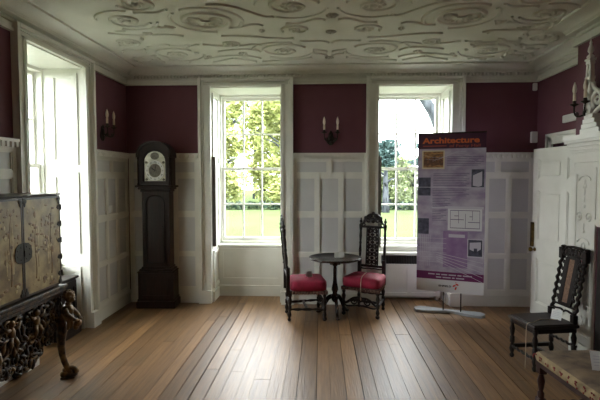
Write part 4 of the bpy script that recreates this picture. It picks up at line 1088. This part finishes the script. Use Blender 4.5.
# apron: dense acanthus scrollwork
def apron(xf, ylo, yhi, seed):
    b = MB(); r_ = random.Random(seed); W = yhi - ylo; b.m = 0
    def low(y):
        u = (y - (ylo + yhi) / 2) / (W / 2)
        return .665 - .15 - .27 * (1 - u * u) ** .55
    k = 0
    for i in range(22):
        y = ylo + W * (i + .5) / 22
        for j in range(6):
            z0 = low(y); z = z0 + (.655 - z0) * (j + .5) / 6 + r_.uniform(-.02, .02); yy = y + r_.uniform(-.02, .02)
            rad = r_.uniform(.028, .05); sg = r_.choice((-1, 1)); xo = xf + r_.uniform(-.02, .012)
            b.m = 1 if r_.random() < .35 else 0
            b.tube([(xo, q[0], q[1]) for q in spiral(yy, z, rad, .008, r_.uniform(0, 6.28), sg * r_.uniform(1.0, 1.5), 16)], [.012 - .006 * t / 16 for t in range(17)], 6)
            if r_.random() < .75:
                a = r_.uniform(0, PI); Q = Matrix.Rotation(a, 3, 'X')
                b.ball((xo + .008, yy + r_.uniform(-.03, .03), z + r_.uniform(-.03, .03)), (.016, .014, r_.uniform(.025, .045)), Q, 8, 5)
    # two small gilded cherubs among the leaves
    b.m = 1
    for fy_ in (.36, .66):
        y = ylo + W * fy_; z = .56
        b.ball((xf + .02, y, z + .062), (.022, .022, .026)); b.ball((xf + .016, y, z), (.024, .03, .045)); 
        for s_ in (-1, 1):
            b.tube([(xf + .02, y + s_ * .022, z + .025), (xf + .03, y + s_ * .06, z + .03), (xf + .025, y + s_ * .085, z + .06)], [.013, .011, .008], 6)
            b.tube([(xf + .018, y + s_ * .014, z - .03), (xf + .034, y + s_ * .035, z - .075), (xf + .022, y + s_ * .03, z - .12)], [.019, .015, .009], 6)
    return b
apron(.165, -hy - .0, hy - .02, 21).build('apron', ['giltdark', 'gilt'], st)
b = MB(); b.add([(x_, y_, z_) for x_ in (.10, .13) for (y_, z_) in ((-hy, .665), (hy, .665), (hy, .50), (hy * .75, .36), (hy * .4, .29), (-hy * .4, .29), (-hy * .75, .36), (-hy, .50))], [tuple(range(8)), tuple(range(15, 7, -1))] + [(i, i + 8, (i + 1) % 8 + 8, (i + 1) % 8) for i in range(8)]); b.build('apron_backing', 'lacedge', st)  # dark board added to stand in for the shade behind the openwork
r_ = random.Random(4)
for s_ in (-1, 1):
    b = MB()
    for i in range(20):
        xx = -.18 + .33 * r_.random(); z = .50 + .14 * r_.random()
        b.tube([(q[0], s_ * (hy + .0), q[1]) for q in spiral(xx, z, r_.uniform(.025, .045), .008, r_.uniform(0, 6), 1.2 * r_.choice((-1, 1)), 14)], .010, 6)
    b.build('side_apron', 'giltdark', st)
def figure_leg(mirror):
    """term figure: winged cherub bust above a scrolled leg; local origin at the foot"""
    b = MB()
    sg = mirror
    # leg scroll in the diagonal plane
    P = bez((.0, 0, .50), (-.055, 0, .36), (-.045, 0, .17), (.012, 0, .06), 18)
    b.tube([(p[0], sg * p[0] * .3, p[2]) for p in P], [.050 - .026 * math.sin(PI * min(1, i / 18 * .62 + .0)) for i in range(19)], 10)
    b.tube([(.03 + q[0], 0, .055 + q[1]) for q in spiral(0, 0, .045, .012, R(150), 1.4, 22)], [.024 - .008 * i / 22 for i in range(23)], 8)
    b.ball((.02, 0, .022), (.06, .045, .022)); b.ball((.055, sg * .02, .045), (.03, .025, .03)); b.ball((-.02, 0, .03), (.035, .04, .03))
    b.box(-.045, .065, -.045, .045, 0, .012, .004)
    # acanthus collar and torso
    for k in range(7):
        a = 2 * PI * k / 7; b.ball((.035 * math.cos(a), .035 * math.sin(a), .455), (.018, .02, .05), Matrix.Rotation(a, 3, 'Z'), 8, 6)
    b.ball((.0, 0, .50), (.045, .05, .055)); b.ball((.012, 0, .565), (.05, .058, .055)); b.ball((.028, 0, .505), (.035, .04, .04))
    b.tube([(.015, 0, .60), (.022, 0, .635)], [.024, .022], 8)
    # head with face and curls
    b.ball((.030, 0, .675), (.042, .038, .048)); b.ball((.066, 0, .668), (.012, .008, .010), None, 8, 6)
    b.ball((.058, .016, .660), (.014, .014, .014), None, 8, 6); b.ball((.058, -.016, .660), (.014, .014, .014), None, 8, 6); b.ball((.060, 0, .645), (.012, .014, .009), None, 8, 6); b.ball((.055, 0, .690), (.016, .026, .010), None, 8, 6)
    r_ = random.Random(9)
    for k in range(26):
        a = r_.uniform(.75, 2 * PI - .75); el_ = r_.uniform(-.2, 1.4)
        b.ball((.026 + .042 * math.cos(a) * math.cos(el_), .040 * math.sin(a) * math.cos(el_), .680 + .045 * math.sin(el_)), .014, None, 6, 5)
    # arms folded forward and leaf wings
    for s_ in (-1, 1):
        b.tube([(.01, s_ * .055, .585), (.035, s_ * .085, .545), (.075, s_ * .07, .505), (.095, s_ * .035, .485)], [.020, .019, .016, .012], 8)
        b.ball((.10, s_ * .03, .48), (.016, .014, .014), None, 8, 6)
        for k in range(4): b.ball((-.02 + .012 * k, s_ * (.055 + .014 * k), .50 - .02 * k), (.016, .02, .055), Matrix.Rotation(s_ * .5, 3, 'X'), 8, 6)
    b.ball((.09, 0, .455), (.03, .045, .03)); b.ball((.075, 0, .425), (.022, .03, .03))
    return b
for (yy, mrr) in ((hy - .01, 1), (-hy + .01, -1)):
    o = figure_leg(mrr).build('leg', 'gilt', st); o.location = (.215, yy + .01 * mrr, 0); o.rotation_euler = (0, 0, R(14) * mrr); o.scale = (1.0, .92, .965)
for yy in (hy - .03, -hy + .03):
    b = MB(); b.tube([(p[0], 0, p[2]) for p in bez((.0, 0, .67), (.05, 0, .45), (-.03, 0, .2), (0, 0, .03), 16)], [.036 - .012 * i / 16 for i in range(17)], 8); b.ball((0, 0, .025), (.04, .04, .025))
    o = b.build('leg', 'giltdark', st); o.location = (-.18, yy, 0)

# dark chest in the left window recess
dc = tag(empty('dark_chest', (-2.70, 4.33, 0)), 'small dark wooden chest in the left window recess behind the carved stand', 'chest')
b = MB(); b.box(-.17, .205, -.06, .27, .575, .600, .006); b.build('lid', 'darkoak', dc)
b = MB(); b.box(-.15, .18, -.04, .25, .12, .575); b.box(.18, .19, -.04, .0, .14, .56); b.box(.18, .19, .20, .245, .14, .56); b.box(.18, .19, .0, .20, .50, .56); b.box(.18, .19, .0, .20, .14, .20); b.build('body', 'darkoak', dc)
b = MB(); b.box(-.17, .215, -.06, .285, .0, .12, .012); b.build('base', 'darkoak', dc)

# ------------------------------------------------------------------ garden
GZ = -.75
b = MB(); b.box(-70, 70, YB + TH + .12, 90, GZ - .2, GZ); b.box(-70, XL - TH - .02, -60, YB + TH + .12, GZ - .2, GZ); b.box(XL - TH - .02, 70, -60, YF - TH - .02, GZ - .2, GZ)
struct(b.build('ground', 'lawn'), 'sunlit lawn outside the windows')
def leaves(b, rnd, blobs, n, s0, s1):
    tot = sum(q[3] * q[4] * q[5] for q in blobs)
    for (cx, cy, cz, rx, ry, rz) in blobs:
        for k in range(max(6, int(n * rx * ry * rz / tot))):
            while True:
                x_, y_, z_ = rnd.uniform(-1, 1), rnd.uniform(-1, 1), rnd.uniform(-1, 1)
                d = x_ * x_ + y_ * y_ + z_ * z_
                if .12 < d < 1: break
            c = Vector((cx + rx * x_, cy + ry * y_, cz + rz * z_)); s_ = rnd.uniform(s0, s1)
            q = Matrix.Rotation(rnd.uniform(0, 6.28), 3, 'Z') @ Matrix.Rotation(rnd.uniform(-1.2, 1.2), 3, 'X') @ Matrix.Rotation(rnd.uniform(0, 6.28), 3, 'Z')
            b.t = rnd.random()
            b.add([tuple(c + q @ Vector(p)) for p in ((-s_, 0, 0), (0, -s_ * .5, .1 * s_), (s_, 0, 0), (0, s_ * .5, .1 * s_))], [(0, 1, 2, 3)])
def tree(name, label, cat, x, y, h, cr, cz, matn, seed, n=2600, lean=0.0, tr=.22, blobs=None, size=(.16, .34), group=None):
    rnd = random.Random(seed); t = tag(empty(name, (x, y, GZ)), label, cat, group)
    b = MB(); top = h * .8
    b.tube([(0, 0, -.05), (lean * .25, 0, top * .25), (lean * .6, 0.1, top * .6), (lean, 0, top)], [tr * 1.35, tr, tr * .75, tr * .35], 9)
    for k in range(7):
        a = rnd.uniform(0, 6.28); z0 = top * rnd.uniform(.4, .9); L = cr * rnd.uniform(.5, .9)
        b.tube([(lean * z0 / top, 0, z0), (lean * z0 / top + L * .5 * math.cos(a), L * .5 * math.sin(a), z0 + L * .35), (lean * z0 / top + L * math.cos(a), L * math.sin(a), z0 + L * .5)], [tr * .4, tr * .25, tr * .1], 6)
    b.build('trunk', 'bark', t)
    if blobs is None:
        blobs = []
        for k in range(11):
            a = rnd.uniform(0, 6.28); rr_ = cr * rnd.uniform(.15, .75)
            blobs.append((lean + rr_ * math.cos(a), rr_ * math.sin(a), cz + cr * rnd.uniform(-.8, .9), cr * rnd.uniform(.3, .52), cr * rnd.uniform(.3, .52), cr * rnd.uniform(.22, .42)))
    b = MB(); leaves(b, rnd, blobs, n, *size); b.build('crown', matn, t)
    return t
G = 'trees beyond the lawn'
def bushy(seed, x0, x1, z0, z1, r0, r1, n):
    r_ = random.Random(seed); out = []
    for k in range(n):
        z = z0 + (z1 - z0) * (k + .5) / n; q = r_.uniform(r0, r1)
        out.append((r_.uniform(x0, x1), r_.uniform(-.8, .8), z, q, q * .6, q * .75))
    return out
tree('lime_tree', 'yellow-green leafy tree filling the left of the clock-side window', 'tree', -7.9, 37, 9.5, 3, 4.6, 'leaf_lime', 1, 5200, blobs=bushy(1, -1.0, .9, .6, 9.5, 1.0, 1.7, 15), group=G)
tree('lime_tree', 'yellow-green leafy tree filling the middle of the clock-side window', 'tree', -5.5, 43, 10, 3, 5.4, 'leaf_lime', 2, 5200, blobs=bushy(2, -1.2, 1.2, .8, 10.5, 1.1, 1.9, 15), group=G)
tree('lime_tree', 'yellow-green leafy tree at the right of the clock-side window', 'tree', -3.0, 36.5, 8.0, 3, 4.2, 'leaf_lime', 3, 5000, blobs=bushy(3, -1.3, 1.0, .6, 8.6, 1.0, 1.6, 14), group=G)
tree('garden_tree', 'darker green tree high behind the yellow trees in the clock-side window', 'tree', -7.5, 52, 13, 4, 9.4, 'leaf_mid', 4, 3600, blobs=bushy(4, -3, 3, 5, 13, 1.5, 2.4, 12), group=G)
tree('garden_tree', 'mid green bushy tree low in the banner-side window', 'tree', 5.4, 37, 3.6, 1.4, 1.5, 'leaf_mid', 5, 4200, blobs=bushy(5, -.9, .9, .3, 3.9, .7, 1.1, 13), size=(.12, .24), group=G)
tree('garden_tree', 'mid green bushy tree beside the banner edge in the banner-side window', 'tree', 8.3, 41.5, 3.6, 1.4, 1.6, 'leaf_mid', 6, 4200, blobs=bushy(6, -1.3, .9, .3, 3.9, .8, 1.2, 13), size=(.12, .24), group=G)
cb_ = [(x_, 0, z, rx_, .8, .28) for (x_, z, rx_) in [(.2, 2.9, 1.3), (-.5, 3.4, 1.1), (.3, 3.9, 1.2), (-.2, 4.5, 1.0), (.1, 5.1, .9)]]
tree('cedar_tree', 'dark blue-green layered cedar above the shrubs in the banner-side window', 'tree', 7.5, 31.5, 5.6, 1.2, 4, 'leaf_dark', 7, 2600, blobs=cb_, size=(.09, .2), group=G)
cb2 = [(0, 0, 4.0, 1.0, .8, .4), (.2, 0, 4.6, .8, .8, .35), (-.1, 0, 3.4, .9, .8, .3)]
tree('cedar_tree', 'dark blue-green tree at the left of the banner-side window', 'tree', 4.4, 31.5, 5.0, 1.0, 4, 'leaf_dark', 8, 1800, blobs=cb2, size=(.09, .2), group=G)
for k, (x_, y_) in enumerate([(-25, 46), (-19, 44), (-13.5, 41), (2.0, 47), (13, 45), (19, 43), (25, 46)]):
    tree('lime_tree', ['broad yellow-green tree far to the left beyond the lawn', 'broad yellow-green tree left of the clock-side window view', 'yellow-green tree just left of the clock-side window view', 'yellow-green tree hidden behind the pier between the windows', 'yellow-green tree hidden behind the banner', 'yellow-green tree right of the banner-side window view', 'broad yellow-green tree far to the right beyond the lawn'][k], 'tree', x_, y_, 9, 3, 4.6, 'leaf_lime' if k % 2 else 'leaf_mid', 40 + k, 2600, blobs=bushy(40 + k, -1.3, 1.3, .6, 8.5, 1.0, 1.6, 13), group=G)
lt = tag(empty('leaning_tree', (4.6, 14, GZ)), 'thick grey leaning tree trunk near the top of the banner-side window', 'tree', G)
b = MB(); b.tube([(.0, 0, -.05), (-.35, 0, 1.6), (-.78, 0, 3.1), (-1.02, 0, 3.75), (-1.28, 0, 4.35), (-1.62, 0, 4.85), (-2.2, 0, 5.3), (-2.9, 0, 5.5)], [.30, .24, .19, .18, .165, .15, .12, .07], 10)
b.tube([(-1.05, 0, 3.8), (-.75, 0, 4.7), (-.6, 0, 5.6), (-.7, 0, 6.6)], [.13, .12, .10, .05], 8); b.tube([(-2.2, 0, 5.3), (-2.6, .1, 5.0), (-3.1, 0, 4.75)], [.06, .04, .015], 6)
b.build('trunk', 'bark', lt)
b = MB(); leaves(b, random.Random(9), [(-3.0, 0, 4.75, .7, .5, .16), (-2.3, 0, 4.95, .6, .5, .14), (-1.6, 0, 5.5, .9, .5, .3), (-.6, 0, 6.6, 1.2, .8, .6), (-3.0, 0, 5.6, 1.0, .6, .4)], 900, .05, .11); b.build('crown', 'leaf_dark', lt)
tree('garden_tree', 'pale green tree seen through the left wall window', 'tree', -30, 38, 9, 4.5, 4.5, 'leaf_mid', 10, 2000, group=G)
rr = random.Random(31)  # dark leafy strips stand in for the far lawn shaded under the trees
for (name, x0, x1, lb) in [('hedge', -13, 0, 'low dark hedge across the lawn in the clock-side window'), ('hedge', 1.5, 14, 'low dark hedge across the lawn in the banner-side window')]:
    b = MB(); bl = [(x0 + (x1 - x0) * (i + .5) / 16, 34.0 + rr.uniform(-.2, .2), GZ + .28, .55, .4, .32) for i in range(16)]
    leaves(b, rr, bl, 2600, .08, .18); tag(b.build(name, 'leaf_hedge'), lb, 'hedge')

# ------------------------------------------------------------------ light
w = bpy.data.worlds.new('overcast_sky'); sc.world = w; w.use_nodes = True
nt = w.node_tree; bg = nt.nodes['Background']
tc = nt.nodes.new('ShaderNodeTexCoord'); no = nt.nodes.new('ShaderNodeTexNoise'); no.inputs['Scale'].default_value = 2.2; no.inputs['Detail'].default_value = 5
cr_ = nt.nodes.new('ShaderNodeValToRGB'); cr_.color_ramp.elements[0].position = .35; cr_.color_ramp.elements[0].color = (.80, .90, 1.0, 1); cr_.color_ramp.elements[1].position = .65; cr_.color_ramp.elements[1].color = (1, 1, 1, 1)
nt.links.new(tc.outputs['Generated'], no.inputs['Vector']); nt.links.new(no.outputs['Fac'], cr_.inputs['Fac']); nt.links.new(cr_.outputs['Color'], bg.inputs['Color'])
bg.inputs['Strength'].default_value = 3.0
sl = bpy.data.lights.new('sun', 'SUN'); sl.energy = 1.5; sl.angle = R(3); sl.color = (1, .96, .88)
so = bpy.data.objects.new('sun', sl); COL.objects.link(so)
so.rotation_euler = Vector((-.45, .62, -.75)).to_track_quat('-Z', 'Y').to_euler()
def portal(name, F, u0, u1, d):
    l = bpy.data.lights.new(name, 'AREA'); l.shape = 'RECTANGLE'; l.size = u1 - u0; l.size_y = HO - .7
    l.cycles.is_portal = True
    o = bpy.data.objects.new(name, l); COL.objects.link(o)
    o.matrix_world = F @ Matrix.Translation(((u0 + u1) / 2, d, (HO + .7) / 2)) @ Matrix.Rotation(-PI / 2, 4, 'X')
portal('daylight_portal', F_BACK, *W1, .72); portal('daylight_portal', F_BACK, *W2, .72); portal('daylight_portal', F_LEFT, *W3, .72); portal('daylight_portal', F_LEFT, *W4, .72)

# ------------------------------------------------------------------ camera
cam = bpy.data.cameras.new('camera'); cam.sensor_width = 36; cam.lens = 460 / 600 * 36; cam.clip_start = .05; cam.clip_end = 300
co = bpy.data.objects.new('camera', cam); COL.objects.link(co)
co.location = (0, 0, 1.6); co.rotation_euler = (R(90 - 2.738), 0, R(2.611))
sc.camera = co
sc.view_settings.view_transform = 'Standard'; sc.view_settings.look = 'None'; sc.view_settings.gamma = 1; sc.view_settings.use_curve_mapping = False
sc.view_settings.exposure = 3.1
sc.cycles.use_denoising = True; sc.cycles.denoising_prefilter = 'ACCURATE'; sc.cycles.denoising_input_passes = 'RGB_ALBEDO_NORMAL'
sc.cycles.caustics_reflective = False; sc.cycles.caustics_refractive = False
sc.cycles.max_bounces = 12; sc.cycles.diffuse_bounces = 8; sc.cycles.glossy_bounces = 4; sc.cycles.transparent_max_bounces = 12
sc.cycles.sample_clamp_indirect = 8
